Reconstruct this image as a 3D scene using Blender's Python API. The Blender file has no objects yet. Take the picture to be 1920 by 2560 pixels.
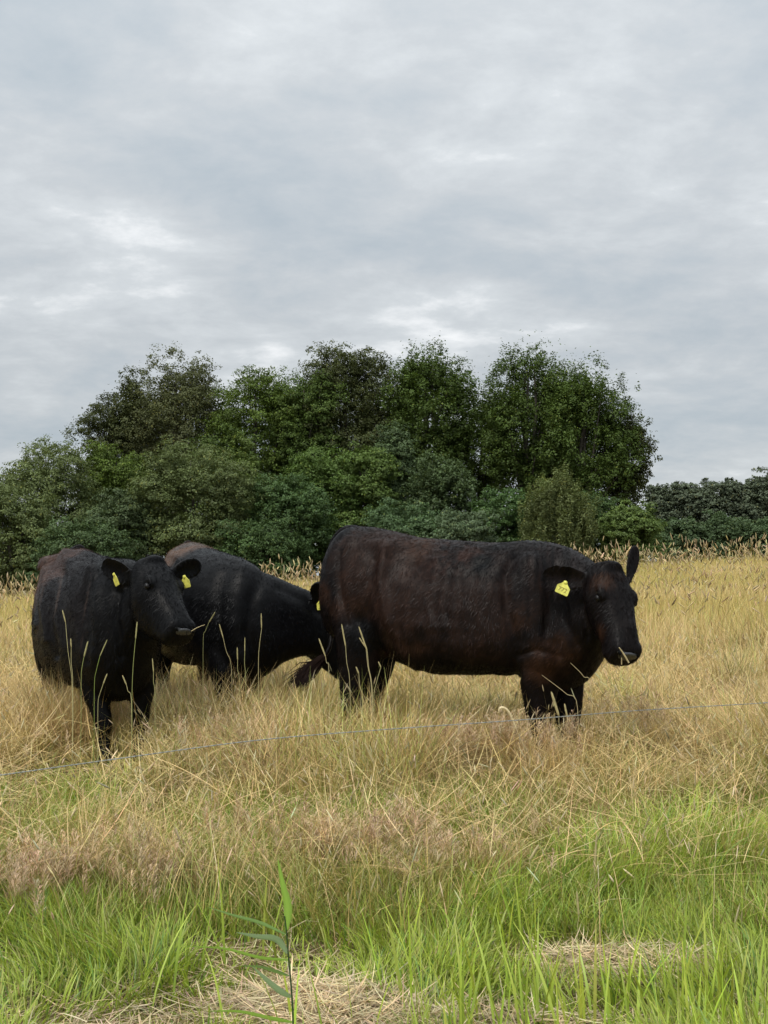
import bpy, bmesh, math, random
import numpy as np
from mathutils import Vector, Matrix

random.seed(7)
R = np.random.default_rng(11)
scene = bpy.context.scene
COL = scene.collection

# ------------------------------------------------------------------ camera, sky, sun, exposure
EYE = 1.45
PITCH = math.radians(3.12)
FPX = 2844.4                      # focal length in pixels of the 1920x2560 photograph
cam_d = bpy.data.cameras.new('camera')
cam = bpy.data.objects.new('camera', cam_d)
COL.objects.link(cam)
cam.location = (0, 0, EYE)
cam.rotation_euler = (math.radians(90) + PITCH, 0, 0)
cam_d.sensor_fit = 'VERTICAL'
cam_d.sensor_height = 36
cam_d.lens = 40
cam_d.clip_start = 0.05
cam_d.clip_end = 5000
scene.camera = cam
scene.view_settings.view_transform = 'Standard'
scene.view_settings.look = 'None'
scene.view_settings.exposure = 0.5
scene.view_settings.gamma = 1.0

SUN_EL, SUN_ROT = math.radians(52), math.radians(215)
world = bpy.data.worlds.new('World')
scene.world = world
world.use_nodes = True
nt = world.node_tree
N, L = nt.nodes, nt.links
N.clear()


def nd(tree, typ, **kw):
    n = tree.nodes.new(typ)
    for k, v in kw.items():
        if k.startswith('i_'):
            n.inputs[k[2:].replace('_', ' ')].default_value = v
        else:
            setattr(n, k, v)
    return n


def mth(tree, op, a, b=None, clamp=False):
    n = tree.nodes.new('ShaderNodeMath')
    n.operation = op
    n.use_clamp = clamp
    for i, s in enumerate((a, b)):
        if s is None:
            continue
        if isinstance(s, (int, float)):
            n.inputs[i].default_value = s
        else:
            tree.links.new(s, n.inputs[i])
    return n.outputs[0]


def ramp(tree, fac, stops, interp='EASE'):
    n = tree.nodes.new('ShaderNodeValToRGB')
    cr = n.color_ramp
    cr.interpolation = interp
    while len(cr.elements) < len(stops):
        cr.elements.new(0.5)
    for e, (p, c) in zip(cr.elements, stops):
        e.position = p
        e.color = (*c, 1) if len(c) == 3 else c
    tree.links.new(fac, n.inputs[0])
    return n.outputs[0]


def mixc(tree, fac, a, b, blend='MIX'):
    n = tree.nodes.new('ShaderNodeMix')
    n.data_type = 'RGBA'
    n.blend_type = blend
    for s, idx in ((fac, 0), (a, 6), (b, 7)):
        if isinstance(s, (int, float)):
            n.inputs[idx].default_value = s
        elif isinstance(s, tuple):
            n.inputs[idx].default_value = (*s, 1)
        else:
            tree.links.new(s, n.inputs[idx])
    return n.outputs[2]


sky = nd(nt, 'ShaderNodeTexSky', sky_type='NISHITA', sun_disc=False)
sky.sun_elevation = SUN_EL
sky.sun_rotation = SUN_ROT
sky.dust_density = 2.0
tc = nd(nt, 'ShaderNodeTexCoord')
sep = nd(nt, 'ShaderNodeSeparateXYZ')
L.new(tc.outputs['Generated'], sep.inputs[0])
zc = mth(nt, 'MAXIMUM', sep.outputs[2], 0.0)
den = mth(nt, 'ADD', zc, 0.24)
u = mth(nt, 'DIVIDE', sep.outputs[0], den)
v = mth(nt, 'DIVIDE', sep.outputs[1], den)
cmb = nd(nt, 'ShaderNodeCombineXYZ')
L.new(mth(nt, 'MULTIPLY', u, 0.85), cmb.inputs[0])
L.new(v, cmb.inputs[1])
cmb.inputs[2].default_value = 33.3
n1 = nd(nt, 'ShaderNodeTexNoise', i_Scale=1.7, i_Detail=6.0, i_Roughness=0.5, i_Distortion=0.1)
L.new(cmb.outputs[0], n1.inputs['Vector'])
n2 = nd(nt, 'ShaderNodeTexNoise', i_Scale=5.6, i_Detail=8.0, i_Roughness=0.61, i_Distortion=0.15)
L.new(cmb.outputs[0], n2.inputs['Vector'])
cl = mth(nt, 'ADD', mth(nt, 'MULTIPLY', n1.outputs[0], 0.54), mth(nt, 'MULTIPLY', n2.outputs[0], 0.46))
# cloud radiance (display linear), later scaled by the background strength
cloud = ramp(nt, cl, [(0.36, (0.335, 0.38, 0.415)), (0.45, (0.385, 0.42, 0.447)), (0.52, (0.435, 0.46, 0.478)),
                      (0.59, (0.50, 0.525, 0.54)), (0.68, (0.72, 0.73, 0.735))], 'LINEAR')
# the overcast sky is brighter towards the zenith
elev = mth(nt, 'ADD', mth(nt, 'ADD', 0.95, mth(nt, 'MULTIPLY', mth(nt, 'MAXIMUM', mth(nt, 'SUBTRACT', zc, 0.20), 0.0), 0.75)),
           mth(nt, 'MULTIPLY', mth(nt, 'MAXIMUM', mth(nt, 'SUBTRACT', zc, 0.46), 0.0), 3.6))
sc_ = nd(nt, 'ShaderNodeVectorMath', operation='SCALE')
L.new(cloud, sc_.inputs[0])
L.new(mth(nt, 'MULTIPLY', elev, 10.0), sc_.inputs['Scale'])
final = mixc(nt, 0.93, sky.outputs[0], sc_.outputs[0])
bg = nd(nt, 'ShaderNodeBackground')
bg.inputs['Strength'].default_value = 0.1
L.new(final, bg.inputs['Color'])
wo = nd(nt, 'ShaderNodeOutputWorld')
L.new(bg.outputs[0], wo.inputs[0])

sun_d = bpy.data.lights.new('sun', 'SUN')
sun_d.energy = 1.5
sun_d.angle = math.radians(13)
sun_d.color = (1.0, 0.95, 0.87)
sun = bpy.data.objects.new('sun', sun_d)
COL.objects.link(sun)
# direction to the sun: rotation measured from +Y clockwise
sd = Vector((math.sin(SUN_ROT) * math.cos(SUN_EL), math.cos(SUN_ROT) * math.cos(SUN_EL), math.sin(SUN_EL)))
sun.rotation_euler = sd.to_track_quat('Z', 'Y').to_euler()
sun.location = (0, 0, 20)


# ------------------------------------------------------------------ helpers
def P(px, py, d):
    """point of the photograph's pixel (px, py) at y = d metres"""
    xr, yr = (px - 960) / FPX, (1280 - py) / FPX
    cp, sp = math.cos(PITCH), math.sin(PITCH)
    dy = cp - yr * sp
    dz = sp + yr * cp
    k = d / dy
    return Vector((xr * k, d, EYE + dz * k))


def sstep(a, b, x):
    t = np.clip((x - a) / (b - a), 0, 1)
    return t * t * (3 - 2 * t)


def hash3(ix, iy, iz, seed):
    n = (ix.astype(np.int64) * 374761393 + iy.astype(np.int64) * 668265263 + iz.astype(np.int64) * 2147483647 + seed * 974634777) & 0xffffffff
    n = ((n ^ (n >> 13)) * 1274126177) & 0xffffffff
    n = ((n ^ (n >> 16)) * 2246822519) & 0xffffffff
    n = n ^ (n >> 15)
    return (n & 0xffffff) / float(0xffffff)


def vnoise(p, s=1.0, seed=0):
    p = np.asarray(p, float) * s
    f0 = np.floor(p)
    f = p - f0
    f = f * f * (3 - 2 * f)
    i = f0.astype(np.int64)
    out = 0
    for dx in (0, 1):
        for dy in (0, 1):
            for dz in (0, 1):
                w = (f[:, 0] if dx else 1 - f[:, 0]) * (f[:, 1] if dy else 1 - f[:, 1]) * (f[:, 2] if dz else 1 - f[:, 2])
                out = out + w * hash3(i[:, 0] + dx, i[:, 1] + dy, i[:, 2] + dz, seed)
    return out


def fbm(p, s=1.0, seed=0, o=3):
    a, t, r = 1.0, 0, 0
    for k in range(o):
        r = r + a * vnoise(p, s * 2 ** k, seed + k)
        t += a
        a *= 0.5
    return r / t


def n2d(x, y, s, seed=0, o=3):
    return fbm(np.stack([x, y, np.zeros_like(x)], 1), s, seed, o)


def ground_z(x, y):
    x = np.atleast_1d(np.asarray(x, float))
    y = np.atleast_1d(np.asarray(y, float))
    z = 0.33 * sstep(3.5, 7.0, y)
    z = z + np.clip(y - 7.0, 0, 24) * 0.0245
    z = z + 0.052 * x * sstep(8.5, 30, y) * (1 - 0.6 * sstep(40, 120, y))
    z = z - 0.35 * sstep(33, 48, y)
    z = z - 0.35 * (1 - sstep(1.0, 3.6, y))
    z = z + 0.05 * (n2d(x, y, 0.9, 5, 2) - 0.5) * sstep(2, 5, y)
    return z


def gz(x, y):
    return float(ground_z(x, y)[0])


def link(name, data, parent=None):
    o = bpy.data.objects.new(name, data)
    COL.objects.link(o)
    if parent is not None:
        o.parent = parent
    return o


def tag(o, label=None, cat=None, group=None, kind=None):
    for k, val in (('label', label), ('category', cat), ('group', group), ('kind', kind)):
        if val:
            o[k] = val
    return o


def empty(name, loc):
    o = link(name, None)
    o.location = loc
    o.empty_display_size = 0.2
    return o


def np_mesh(name, verts, faces, cols=None, mat=None, smooth=False):
    """verts (n,3); faces (m,k) int array"""
    me = bpy.data.meshes.new(name)
    nv, (nf, k) = len(verts), faces.shape
    me.vertices.add(nv)
    me.vertices.foreach_set('co', np.asarray(verts, np.float32).ravel())
    me.loops.add(nf * k)
    me.loops.foreach_set('vertex_index', faces.astype(np.int32).ravel())
    me.polygons.add(nf)
    me.polygons.foreach_set('loop_start', np.arange(0, nf * k, k, dtype=np.int32))
    if smooth:
        me.polygons.foreach_set('use_smooth', np.ones(nf, bool))
    if cols is not None:
        a = me.color_attributes.new('Col', 'FLOAT_COLOR', 'POINT')
        c = np.ones((nv, 4), np.float32)
        c[:, :3] = cols
        a.data.foreach_set('color', c.ravel())
    me.update(calc_edges=True)
    if mat:
        me.materials.append(mat)
    return me


# ------------------------------------------------------------------ materials
def new_mat(name):
    m = bpy.data.materials.new(name)
    m.use_nodes = True
    m.node_tree.nodes.clear()
    return m, m.node_tree


def leafy_mat(name, trans=0.35, gloss=0.04, rough=0.45, noise=0.0):
    m, t = new_mat(name)
    at = nd(t, 'ShaderNodeAttribute', attribute_name='Col')
    c = at.outputs['Color']
    df = nd(t, 'ShaderNodeBsdfDiffuse')
    tr = nd(t, 'ShaderNodeBsdfTranslucent')
    gl = nd(t, 'ShaderNodeBsdfGlossy')
    gl.inputs['Roughness'].default_value = rough
    t.links.new(c, df.inputs[0])
    t.links.new(mixc(t, 1.0, c, (1.0, 0.98, 0.7), 'MULTIPLY'), tr.inputs[0])
    m1 = nd(t, 'ShaderNodeMixShader')
    m1.inputs[0].default_value = trans
    t.links.new(df.outputs[0], m1.inputs[1])
    t.links.new(tr.outputs[0], m1.inputs[2])
    m2 = nd(t, 'ShaderNodeMixShader')
    m2.inputs[0].default_value = gloss
    t.links.new(m1.outputs[0], m2.inputs[1])
    t.links.new(gl.outputs[0], m2.inputs[2])
    o = nd(t, 'ShaderNodeOutputMaterial')
    t.links.new(m2.outputs[0], o.inputs[0])
    return m


def simple_mat(name, col, rough=0.6, metal=0.0, spec=0.5, nscale=0, namt=0.3, bump=0.0, coat=0.0):
    m, t = new_mat(name)
    b = nd(t, 'ShaderNodeBsdfPrincipled')
    b.inputs['Roughness'].default_value = rough
    b.inputs['Metallic'].default_value = metal
    b.inputs['Specular IOR Level'].default_value = spec
    b.inputs['Coat Weight'].default_value = coat
    b.inputs['Base Color'].default_value = (*col, 1)
    if nscale:
        tx = nd(t, 'ShaderNodeTexCoord')
        nz = nd(t, 'ShaderNodeTexNoise', i_Scale=nscale, i_Detail=5.0)
        t.links.new(tx.outputs['Object'], nz.inputs['Vector'])
        dk = tuple(c * (1 - namt) for c in col)
        lt = tuple(min(1, c * (1 + namt)) for c in col)
        t.links.new(ramp(t, nz.outputs[0], [(0.3, dk), (0.7, lt)], 'LINEAR'), b.inputs['Base Color'])
        if bump:
            bp = nd(t, 'ShaderNodeBump')
            bp.inputs['Strength'].default_value = bump
            bp.inputs['Distance'].default_value = 0.01
            t.links.new(nz.outputs[0], bp.inputs['Height'])
            t.links.new(bp.outputs[0], b.inputs['Normal'])
    o = nd(t, 'ShaderNodeOutputMaterial')
    t.links.new(b.outputs[0], o.inputs[0])
    return m


def hide_mat():
    m, t = new_mat('cattle_hide')
    at = nd(t, 'ShaderNodeAttribute', attribute_name='Col')
    b = nd(t, 'ShaderNodeBsdfPrincipled')
    t.links.new(at.outputs['Color'], b.inputs['Base Color'])
    b.inputs['Roughness'].default_value = 0.42
    b.inputs['Specular IOR Level'].default_value = 0.10
    b.inputs['Sheen Weight'].default_value = 0.0
    b.inputs['Sheen Roughness'].default_value = 0.4
    tx = nd(t, 'ShaderNodeTexCoord')
    mp = nd(t, 'ShaderNodeMapping')
    mp.inputs['Scale'].default_value = (1, 1, 0.25)
    t.links.new(tx.outputs['Object'], mp.inputs[0])
    n_a = nd(t, 'ShaderNodeTexNoise', i_Scale=28.0, i_Detail=6.0, i_Distortion=0.6)
    t.links.new(mp.outputs[0], n_a.inputs['Vector'])
    n_b = nd(t, 'ShaderNodeTexNoise', i_Scale=160.0, i_Detail=3.0)
    t.links.new(mp.outputs[0], n_b.inputs['Vector'])
    bp = nd(t, 'ShaderNodeBump')
    bp.inputs['Strength'].default_value = 0.22
    bp.inputs['Distance'].default_value = 0.012
    t.links.new(mth(t, 'ADD', n_a.outputs[0], mth(t, 'MULTIPLY', n_b.outputs[0], 0.4)), bp.inputs['Height'])
    t.links.new(bp.outputs[0], b.inputs['Normal'])
    o = nd(t, 'ShaderNodeOutputMaterial')
    t.links.new(b.outputs[0], o.inputs[0])
    return m


def hair_mat():
    m, t = new_mat('cattle_hair')
    at = nd(t, 'ShaderNodeAttribute', attribute_name='Col')
    df = nd(t, 'ShaderNodeBsdfDiffuse')
    t.links.new(at.outputs['Color'], df.inputs[0])
    gl = nd(t, 'ShaderNodeBsdfGlossy')
    gl.inputs['Roughness'].default_value = 0.42
    gl.inputs['Color'].default_value = (0.95, 0.97, 1.0, 1)
    mx = nd(t, 'ShaderNodeMixShader')
    mx.inputs[0].default_value = 0.009
    t.links.new(df.outputs[0], mx.inputs[1])
    t.links.new(gl.outputs[0], mx.inputs[2])
    o = nd(t, 'ShaderNodeOutputMaterial')
    t.links.new(mx.outputs[0], o.inputs[0])
    return m


M_GRASS = leafy_mat('grass_blades', 0.35, 0.035)
M_STRAW = leafy_mat('dry_straw', 0.18, 0.03)
M_LEAF = leafy_mat('tree_foliage', 0.25, 0.015, 0.5)
M_HIDE = hide_mat()
M_HAIR = hair_mat()
M_TAG = simple_mat('yellow_tag_plastic', (0.66, 0.63, 0.12), 0.45, nscale=45, namt=0.25)
M_INK = simple_mat('tag_ink', (0.30, 0.24, 0.04), 0.6)
M_EYE = simple_mat('dark_eye', (0.004, 0.003, 0.003), 0.35, spec=0.25)
M_NOSE = simple_mat('moist_nose_skin', (0.013, 0.0135, 0.015), 0.4, nscale=120, namt=0.4, bump=0.4, spec=0.8)
M_NOSTRIL = simple_mat('nostril_dark', (0.004, 0.004, 0.004), 0.8, spec=0.1)
M_WIRE = simple_mat('galvanised_wire', (0.27, 0.28, 0.26), 0.6, metal=0.25, nscale=60, namt=0.25)
M_BARK = simple_mat('bark', (0.075, 0.065, 0.052), 0.9, nscale=6, namt=0.5, bump=0.6)
M_STEM = leafy_mat('stem', 0.15, 0.03)


# ------------------------------------------------------------------ ground sheet
def axis(segs):
    out = []
    for a, b, s in segs:
        out += list(np.arange(a, b, s))
    return np.array(out)


gx = axis([(-900, -100, 80), (-100, -24, 6), (-24, -6, 1.0), (-6, 6, 0.2), (6, 24, 1.0), (24, 100, 6), (100, 901, 80)])
gy = axis([(-60, 0, 6), (0, 12, 0.2), (12, 60, 1.0), (60, 200, 10), (200, 2001, 150)])
GX, GY = np.meshgrid(gx, gy)
gv = np.stack([GX.ravel(), GY.ravel(), ground_z(GX.ravel(), GY.ravel())], 1)
ni, nj = len(gx), len(gy)
I, J = np.meshgrid(np.arange(ni - 1), np.arange(nj - 1))
a = (J * ni + I).ravel()
gf = np.stack([a, a + 1, a + 1 + ni, a + ni], 1)
m, t = new_mat('field_soil')
tx = nd(t, 'ShaderNodeTexCoord')
nz = nd(t, 'ShaderNodeTexNoise', i_Scale=3.0, i_Detail=9.0, i_Roughness=0.65)
t.links.new(tx.outputs['Object'], nz.inputs['Vector'])
c1 = ramp(t, nz.outputs[0], [(0.32, (0.06, 0.045, 0.022)), (0.5, (0.13, 0.10, 0.045)), (0.68, (0.22, 0.17, 0.08))], 'LINEAR')
b = nd(t, 'ShaderNodeBsdfPrincipled')
b.inputs['Roughness'].default_value = 0.95
b.inputs['Specular IOR Level'].default_value = 0.1
t.links.new(c1, b.inputs['Base Color'])
bp = nd(t, 'ShaderNodeBump')
bp.inputs['Distance'].default_value = 0.05
t.links.new(nz.outputs[0], bp.inputs['Height'])
t.links.new(bp.outputs[0], b.inputs['Normal'])
o = nd(t, 'ShaderNodeOutputMaterial')
t.links.new(b.outputs[0], o.inputs[0])
tag(link('ground', np_mesh('ground', gv, gf, None, m, True)), kind='structure')


# ------------------------------------------------------------------ grass
def blades(base, h, az, lean, bend, w, col, segs=4, tipcol=None, roll=None, taper=1.3, wbase=0.6):
    """strips growing from base; returns verts, quads, colours"""
    n = len(base)
    ts = np.linspace(0, 1, segs + 1)
    dirx, diry = np.cos(az), np.sin(az)
    if roll is None:
        roll = R.uniform(-0.9, 0.9, n)
    sa = az + math.pi / 2 + roll
    side = np.stack([np.cos(sa), np.sin(sa), R.uniform(-0.3, 0.3, n)], 1)
    pos = base.copy()
    V = np.empty((n, segs + 1, 2, 3), np.float32)
    C = np.empty((n, segs + 1, 2, 3), np.float32)
    if tipcol is None:
        tipcol = col
    for k, tt in enumerate(ts):
        if k:
            th = lean + bend * (tt - 0.5 / segs)
            ds = h / segs
            pos = pos + (ds * np.sin(th))[:, None] * np.stack([dirx, diry, 0 * dirx], 1)
            pos[:, 2] += ds * np.cos(th)
        wid = w * (wbase + (1 - wbase) * min(1, tt * 3)) * max(0.04, (1 - tt ** (taper * 2)))
        V[:, k, 0] = pos - side * wid[:, None] * 0.5
        V[:, k, 1] = pos + side * wid[:, None] * 0.5
        cc = col * (1 - tt) + tipcol * tt
        C[:, k, 0] = cc
        C[:, k, 1] = cc
    idx = (np.arange(n) * (segs + 1) * 2)[:, None] + (np.arange(segs) * 2)[None]
    F = np.stack([idx, idx + 1, idx + 3, idx + 2], -1).reshape(-1, 4)
    return V.reshape(-1, 3), F, C.reshape(-1, 3)


class Acc:
    def __init__(self):
        self.v, self.f, self.c, self.n = [], [], [], 0

    def add(self, vfc):
        v, f, c = vfc
        self.v.append(v)
        self.f.append(f + self.n)
        self.c.append(c)
        self.n += len(v)

    def mesh(self, name, mat, origin=None, smooth=False):
        v = np.concatenate(self.v)
        if origin is not None:
            v = v - np.array(origin)
        return np_mesh(name, v, np.concatenate(self.f), np.concatenate(self.c), mat, smooth)


def scatter(n, y0, y1, margin=0.6, power=1.0, nearx=1.0):
    """positions inside the widened view wedge between y0 and y1"""
    ym = (y0 + y1) / 2
    h0 = 0.3375 * ym * 1.12 + margin          # the density is set for the view wedge, then kept beyond it
    extra = 1.5 if n > 1000 else 0.6
    n = n * (h0 + extra) / h0
    y = y0 + (y1 - y0) * R.random(int(n)) ** power
    half = 0.3375 * y * 1.12 + margin + extra
    x = R.uniform(-1, 1, len(y)) * half
    return x, y


def src_px(x, y, z):
    """photo pixel of a world point (for zoning the meadow)"""
    return 960 + x / y * FPX


def col_var(base, n, v=0.2, hv=0.06):
    base = np.asarray(base, float)
    k = 1 + v * R.standard_normal(n)
    k = np.clip(k, 0.45, 1.7)
    c = base[None] * k[:, None]
    c = c * (1 + hv * R.standard_normal((n, 3)))
    return np.clip(c, 0.003, 0.95)


STRAW = np.array([0.585, 0.44, 0.205])
GOLD = np.array([0.54, 0.425, 0.155])
BROWN = np.array([0.44, 0.29, 0.155])
OLIVE = np.array([0.33, 0.36, 0.10])
GREEN = np.array([0.305, 0.415, 0.06])
DGREEN = np.array([0.15, 0.29, 0.055])
PINK = np.array([0.53, 0.385, 0.235])
PALE = np.array([0.66, 0.55, 0.33])


def green_mask(x, y):
    """how green the sward is, 0..1"""
    px = src_px(x, y, 0)
    near = 1 - sstep(4.35, 5.4, y + 0.45 * (n2d(x, y, 1.1, 21) - 0.5) * 2 - 0.85 * sstep(850, 1700, px))
    b1 = np.exp(-((y - 5.66) / 0.40) ** 2) * sstep(330, 560, px) * (1 - sstep(1420, 1600, px))
    b1 = b1 * sstep(0.28, 0.48, n2d(x, y, 1.3, 33))
    b2 = np.exp(-((y - 6.1) / 0.5) ** 2) * sstep(1780, 1880, px) * 0.7
    b3 = 0.35 * sstep(0.55, 0.7, n2d(x, y, 0.8, 44)) * (1 - sstep(9, 12, y))
    b3 = np.maximum(b3, 0.72 * sstep(4.3, 4.7, y) * (1 - sstep(5.7, 6.3, y + 0.5 * (n2d(x, y, 1.2, 46) - 0.5))) * (0.30 + 0.70 * sstep(0.32, 0.52, n2d(x, y, 1.9, 45))))
    return np.clip(np.maximum.reduce([near, b1 * 1.1, b2, b3]), 0, 1)


def hay_mask(x, y):
    px = src_px(x, y, 0)
    h1 = np.exp(-(((px - 800) / 290) ** 2 + ((y - 3.74) / 0.25) ** 2) ** 2)
    h2 = np.exp(-(((px - 1530) / 280) ** 2 + ((y - 4.12) / 0.16) ** 2) ** 2)
    h3 = np.exp(-(((px - 1000) / 900) ** 2 + ((y - 3.7) / 0.12) ** 2)) * 0.55
    return np.clip(np.maximum.reduce([h1, h2, h3]) * 1.2 + 0.9 * (n2d(x, y, 3.0, 9) - 0.5) * (h1 + h2 + h3 > 0.08), 0, 1)


def make_base(x, y):
    return np.stack([x, y, ground_z(x, y) - 0.01], 1)


def trod(x, y):
    """grass pressed down by the feet of the left animal"""
    return np.exp(-(((x + 1.55) / 0.40) ** 2 + ((y - 6.35) / 0.52) ** 2))


# --- green grass
acc = Acc()
x, y = scatter(60000, 3.1, 5.3, 0.5)
g = green_mask(x, y)
keep = R.random(len(x)) < g * (1 - 0.58 * hay_mask(x, y)) * (0.35 + 0.65 * sstep(0.3, 0.6, n2d(x, y, 3.2, 71)))
x, y = x[keep], y[keep]
n = len(x)
clump = n2d(x, y, 2.2, 15)
pxs = src_px(x, y, 0)
h = (0.07 + 0.19 * sstep(0.35, 0.75, clump) + 0.06 * sstep(1250, 1800, pxs)) * R.uniform(0.5, 1.25, n)
h = h * (0.84 + 0.16 * sstep(900, 1300, pxs))
h = h * (1 - 0.45 * hay_mask(x, y)) * (1 - 0.35 * (1 - sstep(3.5, 4.2, y)) * (1 - sstep(900, 1200, pxs)))
azc = n2d(x, y, 1.6, 17) * 14
az = azc + R.normal(0, 0.9, n)
mixg = R.random(n)[:, None]
base_c = np.where(mixg < 0.66, GREEN, np.where(mixg < 0.86, OLIVE, DGREEN))
base_c = base_c * (0.8 + 0.5 * n2d(x, y, 1.7, 19))[:, None]
c = np.clip(base_c * (1 + 0.18 * R.standard_normal((n, 1))), 0.01, 0.9)
acc.add(blades(make_base(x, y), h, az, R.uniform(0.05, 0.5, n), R.uniform(0.2, 1.3, n), R.uniform(0.003, 0.0075, n),
               c * 0.85, 5, c * np.array([1.25, 1.12, 1.0])))
# short green in the gaps behind
x, y = scatter(150000, 4.4, 9.5, 0.6)
g = green_mask(x, y)
keep = R.random(len(x)) < g
x, y = x[keep], y[keep]
n = len(x)
h = R.uniform(0.07, 0.24, n)
c = col_var(GREEN * 0.88, n, 0.25) + 0.015
c = np.where(R.random((n, 1)) < .3, c * np.array([1.25, 1.0, 1.1]), c)
acc.add(blades(make_base(x, y), h, R.uniform(0, 6.28, n), R.uniform(0.0, 0.6, n), R.uniform(0.2, 1.2, n),
               R.uniform(0.003, 0.006, n), c, 4, c * 1.15))
# broad tall blades of the verge at the bottom of the picture
x, y = scatter(3200, 3.0, 4.35, 0.4)
pxs = src_px(x, y, 0)
keep = R.random(len(x)) < (0.06 + 0.7 * sstep(900, 1250, pxs)) * sstep(0.38, 0.6, n2d(x, y, 3.0, 77))
x, y = x[keep], y[keep]
n = len(x)
c = col_var(GREEN * 1.1, n, 0.15)
acc.add(blades(make_base(x, y), R.uniform(0.22, 0.42, n), R.normal(2.2, 1.4, n), R.uniform(0.02, 0.3, n), R.uniform(0.1, 0.9, n),
               R.uniform(0.006, 0.012, n), c * 0.9, 6, c * np.array([1.3, 1.15, 1.0])))
tag(link('green_grass', acc.mesh('green_grass', M_GRASS)), 'fresh green grass of the verge in front of the wire', 'grass', kind='stuff')

# --- dry grass near and middle
acc = Acc()
x, y = scatter(210000, 4.4, 12.5, 0.7, 1.15)
g = green_mask(x, y)
gp_ = src_px(x, y, 0)
zone = np.exp(-((y - 5.6) / 0.42) ** 2) * sstep(280, 480, gp_) * sstep(0.30, 0.50, n2d(x, y, 1.3, 33))
keep = R.random(len(x)) > np.maximum(np.maximum(0.66 * zone, 0.30 * sstep(4.6, 4.9, y) * (1 - sstep(5.9, 6.2, y))), np.clip(g * 0.93, 0, 0.95) * (1 - 0.14 * (y < 5.0) - 0.12 * (y > 4.6)))
x, y = x[keep], y[keep]
n = len(x)
pxs = src_px(x, y, 0)
tus = n2d(x, y, 1.3, 3)
tall = 0.15 + 0.29 * sstep(0.38, 0.68, tus)
tall = tall * (1 - 0.35 * np.exp(-((y - 5.2) / 0.5) ** 2))
tall = tall * (1 + 0.35 * sstep(1550, 1800, pxs)) * (1 + 0.25 * sstep(8.5, 12, y))
tall = tall * (1 - 0.42 * trod(x, y))
h = tall * R.uniform(0.45, 1.35, n)
flow = n2d(x, y, 0.7, 8) * 18
az = np.where(R.random(n) < 0.6, flow + R.normal(0, 0.8, n), R.uniform(0, 6.28, n))
lod = n2d(x, y, 1.1, 51)
lean = R.uniform(0.0, 0.55, n) + 0.55 * sstep(0.5, 0.7, lod)
bend = R.uniform(0.1, 1.5, n) + 0.4 * sstep(0.5, 0.7, lod)
# a fringe of tall tussocks where the dry sward begins, short grass before it
edge = np.exp(-((y - 6.15 + 0.12 * np.sin(x * 3)) / 0.28) ** 2) * sstep(250, 500, pxs) * (1 - sstep(1500, 1700, pxs))
h = h * (1 + 0.40 * edge) * (1 - 0.40 * np.exp(-((y - 5.68) / 0.22) ** 2))
tint = n2d(x, y, 0.9, 62)
k1 = sstep(0.42, 0.62, tint)[:, None]
k2 = sstep(0.55, 0.72, n2d(x, y, 1.4, 63))[:, None]
cc = GOLD * (1 - k1) + STRAW * k1
cc = cc * (1 - 0.85 * k2) + BROWN * 0.85 * k2
kb = (np.exp(-((y - 6.6) / 0.8) ** 2) * sstep(380, 600, pxs) * (1 - sstep(1500, 1750, pxs)) * sstep(0.3, 0.6, n2d(x, y, 1.7, 65)))[:, None]
cc = cc * (1 - 0.8 * kb) + BROWN * 0.95 * 0.8 * kb
r = R.random(n)[:, None]
cc = np.where(r < 0.20 + 0.28 * (1 - sstep(5.8, 6.6, y))[:, None], OLIVE * 1.05, cc)
cc = np.where(r > 0.93, PALE, cc)
cc = cc * (0.62 + 0.76 * n2d(x, y, 2.6, 64))[:, None]
cc = np.clip(cc * (1 + 0.26 * R.standard_normal((n, 1))), 0.02, 0.9)
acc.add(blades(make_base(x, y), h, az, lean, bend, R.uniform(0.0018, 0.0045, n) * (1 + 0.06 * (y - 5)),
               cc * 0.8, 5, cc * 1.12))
# flattened tangled stalks lying across the sward
x, y = scatter(36000, 4.7, 11, 0.7)
keep = R.random(len(x)) > np.maximum(green_mask(x, y) * 0.6, trod(x, y) * 1.3)
x, y = x[keep], y[keep]
n = len(x)
b = make_base(x, y)
b[:, 2] += R.uniform(0.05, 0.24, n)
c = col_var(STRAW * 1.12, n, 0.2)
acc.add(blades(b, R.uniform(0.15, 0.5, n), R.uniform(0, 6.28, n), R.uniform(0.9, 1.5, n), R.uniform(-0.5, 0.7, n),
               R.uniform(0.002, 0.0042, n), c, 6, c))
# tall tufts beside the flank and hind leg of the left animal
tx_ = np.array([-2.02, -1.93, -2.12, -1.86, -2.2, -1.78])
ty_ = np.array([7.05, 7.2, 7.3, 7.0, 7.5, 7.12])
x = np.repeat(tx_, 260) + R.normal(0, 0.06, 1560)
y = np.repeat(ty_, 260) + R.normal(0, 0.06, 1560)
c = col_var(STRAW * 0.85, 1560, 0.25)
acc.add(blades(make_base(x, y), R.uniform(.25, .62, 1560), R.uniform(0, 6.28, 1560), R.uniform(0.0, 0.3, 1560), R.uniform(0.1, 1.1, 1560), R.uniform(0.002, 0.004, 1560), c * .85, 6, c * 1.1))
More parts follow.
